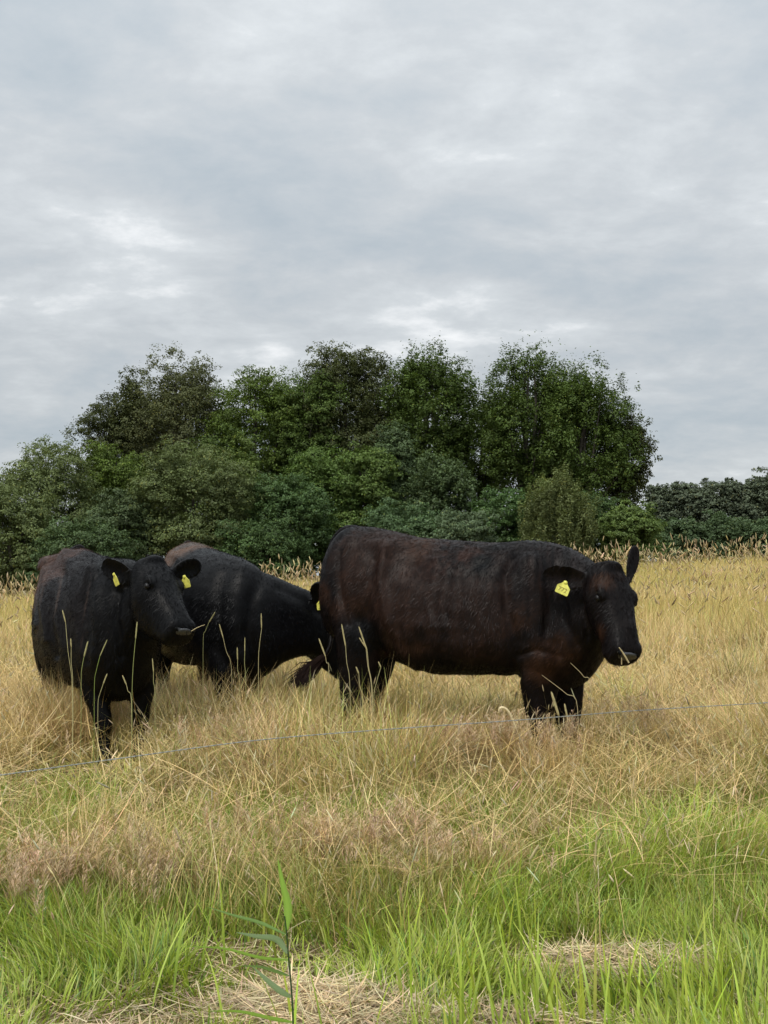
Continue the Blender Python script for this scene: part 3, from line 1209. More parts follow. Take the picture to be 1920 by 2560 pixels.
def base_relief(v_):
    a_ = 0.020 * (fbm(v_, 3.6, 4, 2) - 0.5)
    a_ += 0.0025 * (vnoise(v_ * np.array([1, 1, 0.3]), 30, 8) - 0.5)
    return a_


# ------------------------------------------------------------------ cow A: brown black, right, standing side on with its head turned
def cow_right():
    sol = Solid()
    trunk_rings(sol, [(827, 1400, 1530, 7.42, .10), (838, 1356, 1580, 7.40, .18), (868, 1322, 1610, 7.36, .235), (920, 1315, 1640, 7.3, .27),
                      (980, 1325, 1650, 7.23, .29), (1046, 1343, 1668, 7.15, .315), (1110, 1348, 1686, 7.07, .335), (1183, 1352, 1688, 6.98, .34),
                      (1250, 1356, 1686, 6.9, .325), (1310, 1352, 1695, 6.84, .30), (1360, 1353, 1722, 6.78, .28), (1410, 1363, 1730, 6.72, .25),
                      (1447, 1381, 1708, 6.64, .20), (1478, 1403, 1660, 6.56, .16), (1512, 1428, 1600, 6.48, .12)])
    fwd = (0.93, -0.36)
    lat = np.array([-0.36, -0.93, 0.0])      # towards the camera
    # hip bone, thigh, shoulder, ribs
    def el(px, py, d, a_, b_, c_, off=0.0):
        p = np.array(P(px, py, d)) + lat * off
        F_ = np.array([fwd[0], fwd[1], 0])
        sol.ellipsoid(p, F_ * a_, np.array([0, 0, b_]), lat * c_)
    for sg in (1, -1):
        el(905, 1450, 7.32, .21, .30, .12, .12 * sg)
        el(975, 1372, 7.23, .14, .07, .08, .13 * sg)
        el(1345, 1510, 6.80, .17, .31, .11, .165 * sg)
        el(1360, 1610, 6.78, .17, .18, .10, .17 * sg)
    el(1150, 1560, 7.0, .42, .27, .345, 0.0)
    # near and far hind legs
    leg(sol, [(890, 1480, 7.20, .19, .12), (903, 1570, 7.14, .170, .12), (904, 1640, 7.12, .155, .085), (894, 1690, 7.12, .122, .065), (884, 1725, 7.12, .094, .05), (880, 1770, 7.12, .066, .045)], 884, 7.12, fwd)
    leg(sol, [(915, 1500, 7.45, .17, .12), (940, 1590, 7.47, .140, .11), (946, 1650, 7.48, .120, .08), (938, 1700, 7.48, .092, .06), (930, 1735, 7.48, .074, .05), (926, 1780, 7.48, .060, .045)], 926, 7.48, fwd)
    # near and far front legs
    leg(sol, [(1345, 1600, 6.66, .15, .10), (1350, 1680, 6.64, .125, .09), (1350, 1730, 6.64, .103, .07), (1349, 1775, 6.64, .083, .06), (1350, 1800, 6.64, .070, .055), (1352, 1835, 6.64, .048, .042)], 1354, 6.64, fwd)
    leg(sol, [(1415, 1600, 6.90, .13, .10), (1418, 1690, 6.88, .105, .08), (1420, 1740, 6.87, .092, .065), (1420, 1785, 6.87, .078, .06), (1420, 1810, 6.87, .066, .05), (1420, 1840, 6.87, .038, .036)], 1422, 6.87, fwd)
    # tail: down along the rump, swinging out to the left at its end
    tp = [(905, 1328, 7.36, .035), (868, 1326, 7.41, .036), (838, 1352, 7.48, .032), (822, 1408, 7.53, .028), (817, 1480, 7.54, .024), (822, 1550, 7.50, .021), (828, 1600, 7.45, .018), (818, 1632, 7.38, .017), (800, 1655, 7.32, .014)]
    sol.tube([(*P(a_, b_, c_), r, r) for a_, b_, c_, r in tp], 12, 4)
    hd = Head(P(1530, 1412, 6.34), P(1579, 1630, 6.08), (0.42, -0.9, 0.25))
    hd.build(sol, 1.08)
    # throat
    sol.tube([(*P(1455, 1500, 6.66), .22, .17), (*P(1495, 1510, 6.55), .17, .14), (*P(1515, 1510, 6.46), .13, .12)], 18)
    # ears
    eb, et = P(1478, 1452, 6.36), P(1353, 1437, 6.42)
    ear(sol, eb, et, (0.15, -1, -0.15), 0.150, 0.55)
    eb2, et2 = P(1573, 1452, 6.42), P(1589, 1362, 6.50)
    ear(sol, eb2, et2, (0.45, -0.9, 0), 0.092, 0.6, 0.02)
    org = Vector((P(1120, 1500, 7.05).x, 7.05, gz(P(1120, 1500, 7.05).x, 7.05)))
    root = tag(empty('cow', org), 'large dark brown cow standing side on at the right with its face to the camera', 'cow', 'dark cattle in the field')
    blobs = [(P(1000, 1450, 6.95), .62, (0.0200, 0.0105, 0.0075), 1.2), (P(1180, 1500, 6.7), .5, (0.0150, 0.0082, 0.0062), 1.1), (P(845, 1480, 7.25), .26, RUST, .75), (P(1150, 1385, 6.85), .30, (0.023, 0.011, 0.008), .8),
             (P(1060, 1370, 7.0), .22, RUST, .6), (P(1210, 1410, 6.7), .12, BLACK, .9), (P(1370, 1650, 6.55), .24, RUST, .85), (P(1290, 1560, 6.6), .18, RUST, .55), (P(1040, 1600, 6.85), .25, RUST, .5),
             (P(900, 1590, 6.98), .20, BLACK, 1.2), (P(1100, 1690, 6.8), .22, BLACK, 1.1), (P(1240, 1690, 6.75), .18, BLACK, 1.0), (P(1175, 1530, 6.68), .06, BLACK, 1.0),
             (P(1500, 1450, 6.25), .12, RUST, .7), (P(1560, 1430, 6.3), .10, RUST, .6), (P(1502, 1580, 6.2), .09, RUST, .6), (P(860, 1330, 7.3), .12, BLACK, 1.0)]
    hide_tail = np.array(P(818, 1480, 7.52))

    def rel(v_):
        a_ = base_relief(v_)
        # vertical creases on neck and shoulder
        px = 960 + v_[:, 0] / v_[:, 1] * FPX
        m_ = sstep(1280, 1330, px) * (1 - sstep(1455, 1490, px)) * sstep(1.15, 1.35, v_[:, 2])
        ph = (px - 1280) * 0.42 + (v_[:, 2] - 1.2) * 16 + 5 * vnoise(v_, 3, 5)
        px, py = proj(v_)
        w_ = 1 + .8 * (vnoise(v_, 6, 61) - .5)
        a_ += w_ * (seam(px, py, [(1292, 1372), (1262, 1440), (1268, 1530), (1292, 1600), (1290, 1690)], 13, -.020)
                    + seam(px, py, [(1405, 1500), (1410, 1550), (1440, 1610)], 13, -.016)
                    + seam(px, py, [(1458, 1510), (1470, 1590)], 9, -.010)
                    + seam(px, py, [(1330, 1400), (1350, 1500), (1385, 1590)], 16, .012)
                    + seam(px, py, [(965, 1375), (952, 1450), (968, 1540), (1000, 1625), (1040, 1665)], 13, .020)
                    + seam(px, py, [(935, 1400), (915, 1470), (925, 1560), (960, 1640)], 15, -.014)
                    + seam(px, py, [(850, 1350), (846, 1440), (866, 1560)], 9, -.012)
                    + seam(px, py, [(1300, 1640), (1340, 1625), (1400, 1640)], 9, -.012)
                    + lump(px, py, 1030, 1425, 42, 38, -.030) + lump(px, py, 972, 1368, 22, 18, .022) + lump(px, py, 898, 1540, 30, 45, -.022)
                    + lump(px, py, 1372, 1655, 38, 30, .022) + lump(px, py, 1420, 1620, 25, 40, .014) + lump(px, py, 1150, 1620, 90, 40, .012))
        for q_ in range(6):
            a_ += seam(px, py, [(1085 + q_ * 30, 1420), (1070 + q_ * 30, 1520), (1090 + q_ * 30, 1620)], 9, .0035)
        a_ += 0.0022 * np.sin(ph) * m_ * sstep(.35, .6, vnoise(v_, 9, 15))
        # curly coat along the back
        m2 = sstep(1000, 1060, px) * (1 - sstep(1230, 1290, px)) * sstep(1.35, 1.5, v_[:, 2])
        a_ += 0.010 * (vnoise(v_, 26, 31) - 0.5) * m2
        # fold of the flank
        q = np.array(P(985, 1600, 6.9))
        dd = np.linalg.norm((v_ - q) * np.array([1.0, 1.0, .45]), axis=1)
        a_ -= 0.015 * np.exp(-(dd / 0.05) ** 2)
        return a_
    def marks_a(v_, c):
        px = 960 + v_[:, 0] / v_[:, 1] * FPX
        m_ = sstep(1270, 1330, px) * (1 - sstep(1460, 1500, px)) * sstep(1.1, 1.3, v_[:, 2])
        ln_ = vnoise(np.stack([px * 0.16, v_[:, 2] * 2.0, 0 * px], 1), 1.0, 77)
        c = c * (1 + m_ * (ln_ - .35) * 1.6)[:, None]
        # dark curls along the back
        m2 = sstep(1060, 1110, px) * (1 - sstep(1240, 1280, px)) * sstep(1.36, 1.48, v_[:, 2])
        rid = np.abs(fbm(v_, 14, 41, 3) - .5) * 6
        return c * (1 - .75 * m2 * np.clip(1.2 - rid, 0, 1))[:, None]
    finish_cow(root, org, sol, (0.0050, 0.0034, 0.0032), blobs, fwd, 5, rel, 150000, hd.pt(0.01, 0, 0), marks_a)
    face_parts(hd, root, org, wk=1.08)
    ear_tag(root, org, P(1408, 1470, 6.31), (P(1416, 1450, 6.32) - P(1400, 1490, 6.30)), (1, 0, -0.35), 0.075, '772')
    # switch of the tail
    rg = np.random.default_rng(4)
    n = 420
    s0 = np.array([P(806, 1648, 7.34)]) + rg.normal(0, .012, (n, 3))
    tip = np.array([P(742, 1708, 7.18)]) + rg.normal(0, 1, (n, 3)) * np.array([.032, .02, .024])
    mid = (s0 + tip) / 2 + rg.normal(0, .016, (n, 3)) + np.array([0, 0, 0.012])
    sd_ = np.cross(tip - s0, np.array([0, 1.0, 0]))
    sd_ /= np.linalg.norm(sd_, axis=1)[:, None]
    w = rg.uniform(0.0012, 0.0028, (n, 1))
    V = np.stack([s0 - sd_ * w, s0 + sd_ * w, mid + sd_ * w, mid - sd_ * w, tip + sd_ * w * .2, tip - sd_ * w * .2], 1).reshape(-1, 3) - np.array(org)
    i0 = np.arange(n) * 6
    F = np.concatenate([np.stack([i0, i0 + 1, i0 + 2, i0 + 3], 1), np.stack([i0 + 3, i0 + 2, i0 + 4, i0 + 5], 1)])
    c = np.repeat(np.array([[0.017, 0.010, 0.008]]) * rg.uniform(.4, 1.7, (n, 1)), 6, 0)
    link('tail_switch', np_mesh('tail_switch', V, F, c, M_HAIR), root)


def cow_middle():
    sol = Solid()
    trunk_rings(sol, [(470, 1385, 1590, 9.2, .15), (474, 1362, 1640, 9.05, .25), (478, 1356, 1660, 8.85, .29), (490, 1360, 1662, 8.6, .32),
                      (508, 1370, 1662, 8.37, .34), (535, 1380, 1664, 8.17, .335), (565, 1388, 1680, 8.02, .31), (597, 1397, 1700, 7.92, .285),
                      (632, 1411, 1700, 7.88, .25), (668, 1431, 1685, 7.88, .21), (708, 1451, 1655, 7.9, .18), (752, 1469, 1640, 7.93, .155),
                      (790, 1486, 1640, 7.96, .135), (818, 1512, 1630, 7.98, .11)])
    def el(px, py, d, a_, b_, c_):
        F_ = Vector((0.5, -0.86, 0))
        sol.ellipsoid(P(px, py, d), F_ * a_, Vector((0, 0, b_)), Vector((-.86, -.5, 0)) * c_)
    el(445, 1402, 8.75, .14, .07, .07)
    el(520, 1392, 8.95, .14, .07, .07)
    el(440, 1470, 8.85, .2, .28, .15)
    el(560, 1520, 7.86, .16, .30, .11)
    el(500, 1540, 8.35, .4, .27, .345)
    f = (0.6, -0.8)
    leg(sol, [(560, 1580, 7.80, .15, .12), (560, 1660, 7.76, .12, .10), (562, 1705, 7.75, .085, .07), (564, 1745, 7.75, .062, .055), (566, 1785, 7.75, .04, .038)], 566, 7.75, f)
    leg(sol, [(630, 1590, 7.95, .13, .12), (626, 1665, 7.95, .105, .09), (624, 1705, 7.95, .078, .065), (622, 1740, 7.95, .058, .055), (620, 1775, 7.95, .038, .036)], 620, 7.95, f)
    leg(sol, [(425, 1540, 8.8, .17, .13), (418, 1610, 8.8, .12, .10), (408, 1660, 8.8, .07, .06), (410, 1710, 8.8, .042, .04)], 412, 8.75, f)
    leg(sol, [(520, 1540, 9.0, .17, .13), (520, 1610, 9.0, .12, .10), (512, 1655, 9.0, .07, .06), (512, 1690, 9.0, .042, .04)], 514, 8.95, f)
    hd = Head(P(806, 1504, 7.98), P(893, 1672, 7.95), (0.70, -0.40, 0.60))
    hd.build(sol, 1.05, 1.25)
    eb, et = P(806, 1516, 7.86), P(792, 1455, 7.78)
    ear(sol, eb, et, (-0.2, -1, 0), 0.135, 0.5)
    ear(sol, P(835, 1500, 8.10), P(858, 1452, 8.18), (0.3, 1, 0), 0.105, 0.5)
    # tail behind
    sol.tube([(*P(470, 1362, 9.15), .045, .045), (*P(468, 1380, 9.3), .035, .035), (*P(467, 1460, 9.36), .025, .025), (*P(467, 1560, 9.34), .02, .02), (*P(467, 1650, 9.3), .016, .016)], 10)
    x0 = P(520, 1500, 8.3).x
    org = Vector((x0, 8.3, gz(x0, 8.3)))
    root = tag(empty('cow', org), 'black cow grazing in the middle with its head lowered behind the brown cow', 'cow', 'dark cattle in the field')
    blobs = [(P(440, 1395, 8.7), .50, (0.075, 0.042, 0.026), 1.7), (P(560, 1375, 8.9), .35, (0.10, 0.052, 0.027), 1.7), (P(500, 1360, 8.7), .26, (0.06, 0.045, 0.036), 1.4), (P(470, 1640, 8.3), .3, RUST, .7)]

    def rel(v_):
        px, py = proj(v_)
        return base_relief(v_) + (seam(px, py, [(655, 1436), (630, 1500), (622, 1580), (640, 1650)], 17, -.020)
                                  + seam(px, py, [(572, 1405), (548, 1480), (548, 1570), (560, 1660)], 17, -.012)
                                  + seam(px, py, [(610, 1420), (592, 1500), (590, 1600)], 20, .010)
                                  + seam(px, py, [(480, 1362), (515, 1374), (560, 1390), (600, 1402)], 7, .008)
                                  + seam(px, py, [(700, 1470), (760, 1500), (800, 1530)], 12, -.012)
                                  + lump(px, py, 470, 1405, 24, 22, -.018) + lump(px, py, 436, 1392, 14, 12, .03) + lump(px, py, 600, 1650, 26, 26, .02)
                                  + seam(px, py, [(452, 1420), (440, 1500), (455, 1600)], 12, -.016))
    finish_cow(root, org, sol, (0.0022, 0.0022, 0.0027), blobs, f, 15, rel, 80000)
    face_parts(hd, root, org)
    ear_tag(root, org, P(803, 1511, 7.79), (-0.1, 0, 1), (0.8, -0.6, -0.2), 0.075)


def cow_left():
    sol = Solid()
    trunk_rings(sol, [(202, 1405, 1560, 8.35, .12), (192, 1378, 1645, 8.2, .245), (188, 1373, 1685, 7.95, .28), (200, 1378, 1706, 7.7, .30),
                      (220, 1384, 1716, 7.47, .31), (245, 1391, 1726, 7.27, .30), (270, 1396, 1735, 7.10, .28), (293, 1397, 1752, 6.97, .255),
                      (313, 1399, 1752, 6.87, .225), (333, 1406, 1722, 6.79, .19), (352, 1420, 1660, 6.74, .155), (372, 1430, 1600, 6.70, .12)])
    f = (0.5, -0.86)
    lat = Vector((-.86, -.5, 0))
    def el(px, py, d, a_, b_, c_, off=0):
        sol.ellipsoid(P(px, py, d) + lat * off, Vector((f[0], f[1], 0)) * a_, Vector((0, 0, b_)), lat * c_)
    for sg in (1, -1):
        el(188, 1410, 7.98, .14, .07, .08, .14 * sg)
        el(192, 1490, 8.1, .20, .28, .13, .14 * sg)
        el(290, 1525, 7.0, .17, .30, .10, .14 * sg)
    el(215, 1560, 7.55, .40, .26, .335)
    leg(sol, [(238, 1600, 6.93, .13, .11), (236, 1680, 6.90, .105, .09), (240, 1730, 6.88, .088, .07), (250, 1770, 6.87, .066, .06), (256, 1795, 6.86, .060, .055), (262, 1830, 6.85, .044, .04)], 268, 6.85, f)
    leg(sol, [(345, 1600, 6.98, .12, .11), (352, 1680, 6.96, .10, .09), (354, 1725, 6.95, .086, .07), (352, 1765, 6.95, .064, .06), (352, 1790, 6.95, .058, .055), (350, 1825, 6.95, .043, .04)], 350, 6.95, f)
    leg(sol, [(142, 1560, 7.98, .17, .12), (140, 1640, 8.0, .15, .11), (138, 1695, 8.02, .10, .08), (142, 1740, 8.02, .06, .05)], 144, 8.0, f)
    leg(sol, [(250, 1560, 8.25, .15, .13), (250, 1630, 8.28, .12, .10), (252, 1680, 8.32, .07, .06), (254, 1725, 8.32, .042, .04)], 255, 8.3, f)
    # brisket
    sol.tube([(*P(318, 1560, 6.85), .14, .16), (*P(314, 1660, 6.84), .13, .15), (*P(312, 1725, 6.88), .08, .12)], 16)
    hd = Head(P(386, 1398, 6.60), P(468, 1568, 6.32), (0.80, -0.60, 0.50))
    hd.build(sol, 1.08, 1.25)
    sol.tube([(*P(338, 1500, 6.80), .18, .17), (*P(362, 1500, 6.72), .15, .14), (*P(382, 1495, 6.66), .12, .12)], 18)
    ear(sol, P(341, 1447, 6.62), P(250, 1409, 6.70), (0.2, -1, -0.35), 0.145, 0.5)
    ear(sol, P(428, 1432, 6.66), P(502, 1412, 6.76), (-0.1, -1, -0.35), 0.130, 0.5)
    sol.tube([(*P(196, 1376, 8.2), .05, .05), (*P(180, 1384, 8.42), .04, .04), (*P(172, 1440, 8.5), .028, .028), (*P(170, 1560, 8.5), .02, .02), (*P(172, 1660, 8.45), .016, .016)], 10)
    x0 = P(230, 1500, 7.5).x
    org = Vector((x0, 7.5, gz(x0, 7.5)))
    root = tag(empty('cow', org), 'black cow at the left, seen from the front, with yellow tags in both ears', 'cow', 'dark cattle in the field')
    blobs = [(P(130, 1430, 7.8), .36, (0.040, 0.023, 0.018), 1.3), (P(170, 1420, 7.6), .34, (0.034, 0.020, 0.016), 1.2), (P(95, 1540, 7.9), .32, (0.03, 0.018, 0.014), 1.1), (P(395, 1615, 6.5), .07, (0.03, 0.02, 0.012), .8)]

    def rel(v_):
        a_ = base_relief(v_)
        px = 960 + v_[:, 0] / v_[:, 1] * FPX
        m_ = sstep(95, 130, px) * (1 - sstep(250, 280, px)) * sstep(0.8, 1.1, v_[:, 2])
        px, py = proj(v_)
        a_ += (seam(px, py, [(296, 1482), (290, 1550), (305, 1640)], 12, -.026)
               + seam(px, py, [(228, 1410), (206, 1480), (204, 1570), (222, 1650)], 11, -.014)
               + seam(px, py, [(250, 1470), (244, 1520), (240, 1600)], 14, .012)
               + lump(px, py, 150, 1432, 20, 30, -.040) + lump(px, py, 112, 1410, 12, 14, .03) + lump(px, py, 236, 1640, 20, 30, .022)
               + seam(px, py, [(112, 1420), (104, 1500), (116, 1600)], 7, .016) + seam(px, py, [(150, 1378), (200, 1381), (250, 1394)], 4, .016)
               + seam(px, py, [(130, 1470), (128, 1560), (140, 1640)], 9, -.018) + seam(px, py, [(322, 1600), (318, 1680), (312, 1740)], 10, -.014))
        a_ += 0.006 * np.sin((px * 0.11 + v_[:, 2] * 9) + 2 * vnoise(v_, 4, 3)) * m_
        return a_
    def marks_c(v_, c):
        px = 960 + v_[:, 0] / v_[:, 1] * FPX
        m_ = sstep(84, 100, px) * (1 - sstep(200, 250, px)) * sstep(0.95, 1.15, v_[:, 2])
        q = (px - 100) * 0.035 + (v_[:, 2] - 1.0) * -2.6
        ln_ = vnoise(np.stack([q * 2.2, v_[:, 2] * 1.4, 0 * px], 1), 1.6, 78)
        w = (m_ * sstep(.60, .78, ln_))[:, None]
        c = c + w * np.array([[0.030, 0.020, 0.015]])
        return c + (m_ * .5)[:, None] * np.array([[0.006, 0.0035, 0.003]])
    finish_cow(root, org, sol, (0.0025, 0.0024, 0.0027), blobs, f, 25, rel, 130000, hd.pt(0.01, 0, 0), marks_c)
    face_parts(hd, root, org, wk=1.08)
    ear_tag(root, org, P(290, 1449, 6.60), (-0.35, 0, 0.9), (0.5, -0.85, 0.2), 0.072)
    ear_tag(root, org, P(464, 1455, 6.62), (-0.25, 0, 0.95), (0.8, -0.6, 0.25), 0.070)


cow_right()
cow_middle()
cow_left()


# ------------------------------------------------------------------ fence wire
def wire():
    s = Solid()
    pts = [(-900, 2090, 4.3), (-60, 1944, 4.95), (0, 1938, 5.0), (300, 1896, 5.25), (640, 1851, 5.5), (960, 1824, 5.75), (1300, 1800, 6.0), (1600, 1776, 6.28), (1920, 1757, 6.55), (2000, 1752, 6.62), (3000, 1700, 7.6)]
    base = [np.array(P(*q)) for q in pts]
    cl_ = catmull(base, 60)
    for ph in (0, math.pi):
        tw = []
        for i, c in enumerate(cl_):
            an = i * 1.1 + ph
            tw.append((c[0], c[1] + math.cos(an) * 0.0014, c[2] + math.sin(an) * 0.0014, 0.0017, 0.0017))
        s.tube(tw, 6, 1)
    me = s.mesh('fence_wire')
    o_ = Vector(base[5])
    shift(me, o_)
    me.materials.append(M_WIRE)
    ob = link('fence_wire', me)
    ob.location = o_
    tag(ob, 'thin grey twisted fence wire strung low across the grass in front of the cattle', 'fence wire')


wire()


# ------------------------------------------------------------------ single stalks
def stalk(top, head_end, foot, d, label, group, green=0.3, wide=1.0, head=True):
    """top, head_end, foot: photo pixels of tip, base of the seed spike, and lower stem"""
    pt, ph, pf = P(*top, d), P(*head_end, d), P(*foot, d)
    x_, y_ = pf.x, d
    g = gz(x_, y_)
    dirn = (pf - ph)
    root_pt = Vector((pf.x + dirn.x * 0.15, d, g))
    root = empty('timothy_stalk' if head else 'grass_stem', root_pt)
    tag(root, label, 'grass stalk', group)
    col = np.array(PALE) * (1 - green) + np.array([0.22, 0.32, 0.06]) * green
    s = Solid()
    s.tube([(*root_pt, .0016, .0016), (*((pf + root_pt) / 2 + Vector((0.004, 0, 0))), .0015, .0015), (*pf, .0014, .0014), (*((pf + ph) / 2 + Vector((-0.004, 0, 0))), .0014, .0014), (*ph, .0014, .0014), (*(pt if not head else ph * .9 + pt * .1), .0009, .0009)], 6, 4)
    me = s.mesh('stem')
    shift(me, root_pt)
    add_cols(me, np.tile(col, (len(me.vertices), 1)))
    me.materials.append(M_STEM)
    if not head:
        bpy.data.objects.remove(root)
        ob = link('grass_stem', me)
        ob.location = root_pt
        tag(ob, label, 'grass stalk', group)
        return
    link('stem', me, root)
    s = Solid()
    ax = (pt - ph)
    rr = 0.0035 * wide
    s.tube([(*(ph + ax * t_), rr * k_, rr * k_) for t_, k_ in ((0, .4), (.1, .95), (.5, 1.05), (.85, .9), (1, .3))], 8, 4)
    me = s.mesh('seed_head')
    relief(me, lambda v_: 0.0009 * (vnoise(v_, 260, 2) - .5))
    shift(me, root_pt)
    hc = np.array([0.50, 0.42, 0.22]) * (1 - green * .5) + np.array([0.3, 0.36, 0.12]) * green * .5
    add_cols(me, np.tile(hc, (len(me.vertices), 1)) * np.random.default_rng(3).uniform(.7, 1.2, (len(me.vertices), 1)))
    me.materials.append(M_STRAW)
    link('seed_head', me, root)


SG = 'seed stalks rising in front of the cattle'
stalk((156, 1525), (164, 1556), (180, 1703), 6.4, 'tallest pale seed stalk in front of the flank of the left black cow', SG)
stalk((177, 1596), (178, 1618), (182, 1700), 6.38, 'short seed stalk close beside the tallest one before the left cow', SG)
stalk((220, 1603), (210, 1642), (203, 1700), 6.3, 'thick green seed stalk in front of the shoulder of the left cow', SG, .7, 1.2)
stalk((343, 1554), (339, 1597), (330, 1740), 6.2, 'tall green seed stalk in front of the chest of the left cow', SG, .7)
stalk((268, 1599), (250, 1640), (236, 1710), 6.3, 'dark leaning stalk between the shoulder and chest of the left cow', SG, .9, .8)
stalk((268, 1684), (258, 1710), (245, 1760), 6.3, 'low leaning stalk before the right foreleg of the left cow', SG, .4)
stalk((306, 1688), (316, 1712), (328, 1745), 6.3, 'straight pale stalk leaning left under the brisket of the left cow', SG, .3)
stalk((381, 1646), (384, 1680), (387, 1730), 6.4, 'green seed stalk under the chin of the left cow', SG, .5)
stalk((653, 1533), (654, 1572), (646, 1660), 6.9, 'tall pale seed stalk before the neck of the grazing black cow', SG, .25)
stalk((548, 1560), (558, 1595), (578, 1665), 6.9, 'bent pale stalk in front of the shoulder of the grazing cow', SG, .2)
stalk((538, 1530), (522, 1556), (508, 1600), 6.9, 'stalk leaning right beside the muzzle of the left cow', SG, .5)
stalk((612, 1593), (612, 1630), (614, 1690), 6.9, 'upright dull stalk before the foreleg of the grazing cow', SG, .5, .8)
stalk((593, 1618), (594, 1650), (598, 1700), 6.9, 'shorter of two upright stalks before the foreleg of the grazing cow', SG, .4)
stalk((797, 1596), (814, 1642), (822, 1672), 6.5, 'pale seed stalk leaning left just behind the rump of the brown cow', SG, .2, 1.1)
stalk((854, 1560), (864, 1616), (874, 1700), 6.5, 'long pale seed head before the thigh of the brown cow', SG, .25, 1.15)
stalk((897, 1566), (918, 1628), (930, 1715), 6.45, 'leaning pale seed head before the hind legs of the brown cow', SG, .2, 1.2)
stalk((898, 1594), (915, 1620), (928, 1712), 6.47, 'shorter seed head tucked beside the leaning one before the hind legs', SG, .2, 1.0)
stalk((946, 1654), (952, 1668), (935, 1740), 6.5, 'short stalk with a small head in front of the far hind leg', SG, .4)
stalk((890, 1667), (897, 1684), (905, 1740), 6.5, 'small pale spike low between the hind legs of the brown cow', SG, .2, 1.1)
stalk((1378, 1729), (1397, 1790), (1402, 1830), 6.3, 'broad pale seed head in front of the forelegs of the brown cow', SG, .2, 2.0)
stalk((1411, 1759), (1418, 1792), (1420, 1830), 6.3, 'smaller pale seed head right of the broad one at the forelegs', SG, .2, 1.4)
stalk((1355, 1688), (1398, 1720), (1441, 1752), 6.35, 'bare pale stem slanting across the foreleg of the brown cow', None, .1, head=False)
stalk((1426, 1657), (1450, 1680), (1475, 1706), 6.35, 'bare pale stem slanting across the chest of the brown cow', None, .1, head=False)


VG = 'pale seed stalks standing in the green verge'
stalk((1347, 2112), (1324, 2150), (1338, 2230), 4.7, 'pale seed stalk with a split looking head right of the middle of the verge', VG, .1, 1.5)
stalk((1492, 2085), (1486, 2170), (1500, 2290), 4.75, 'long thin pale seed head over the right hand hay patch', VG, .1, 1.2)
stalk((1442, 2228), (1447, 2290), (1445, 2360), 4.4, 'yellowish seed spike low over the right hand hay patch', VG, .35, 1.1)
stalk((1612, 2075), (1600, 2120), (1588, 2200), 4.9, 'pale leaning seed head at the right above the verge', VG, .1, 1.1)
stalk((884, 1850), (886, 1905), (884, 1960), 5.6, 'left of two pale hanging seed heads below the brown cow and the wire', VG, .05, 1.4)
stalk((912, 1858), (934, 1908), (940, 1970), 5.6, 'right of two pale hanging seed heads below the brown cow and the wire', VG, .05, 1.3)
stalk((516, 1880), (519, 1925), (522, 2000), 5.4, 'pale seed head standing just below the wire left of the middle', VG, .05, 1.4)


# curled pale seed head on the stalk beside the wire
def curled():
    d = 6.05
    pts = [(1247, 1782), (1250, 1771), (1260, 1770), (1270, 1778), (1278, 1792), (1290, 1820), (1305, 1856), (1322, 1890)]
    w = [P(a_, b_, d) for a_, b_ in pts]
    g0 = Vector((w[-1].x + .02, d, gz(w[-1].x, d)))
    root = tag(empty('foxtail_stalk', g0), 'pale seed stalk with a curled drooping head just above the wire under the brown cow', 'grass stalk', SG)
    s = Solid()
    s.tube([(*q, .0016, .0016) for q in w[4:]] + [(*g0, .0018, .0018)], 6, 3)
    me = s.mesh('stem')
    shift(me, g0)
    add_cols(me, np.tile(PALE, (len(me.vertices), 1)))
    me.materials.append(M_STEM)
    link('stem', me, root)
    s = Solid()
    s.tube([(*q, r_, r_) for q, r_ in zip(w[:6], (.003, .007, .008, .007, .005, .003))], 8, 4)
    me = s.mesh('seed_head')
    relief(me, lambda v_: 0.002 * (vnoise(v_, 200, 2) - .5))
    shift(me, g0)
    add_cols(me, np.tile(PALE * 1.1, (len(me.vertices), 1)))
    me.materials.append(M_STRAW)
    link('seed_head', me, root)


curled()


def straw(p0, p1, label, r=.0022, col=PALE):
    p0, p1 = Vector(p0), Vector(p1)
    s = Solid()
    s.tube([(*p0, r, r), (*((p0 + p1) / 2 + Vector((0, 0, .004))), r, r), (*p1, r * .6, r * .6)], 6, 3)
    me = s.mesh('straw')
    shift(me, p0)
    add_cols(me, np.tile(np.array(col), (len(me.vertices), 1)))
    me.materials.append(M_STRAW)
    ob = link('straw', me)
    ob.location = p0
    tag(ob, label, 'straw')


straw(P(1572, 1657, 6.02), P(1548, 1619, 5.99), 'pale straw stuck across the nose of the brown cow', .0042)
straw(P(1554, 1661, 6.02), P(1554, 1645, 6.0), 'short straw stub hanging from the mouth of the brown cow', .003)
straw(P(478, 1578, 6.33), P(512, 1562, 6.30), 'thin straw sticking out of the mouth of the left cow', .0018)


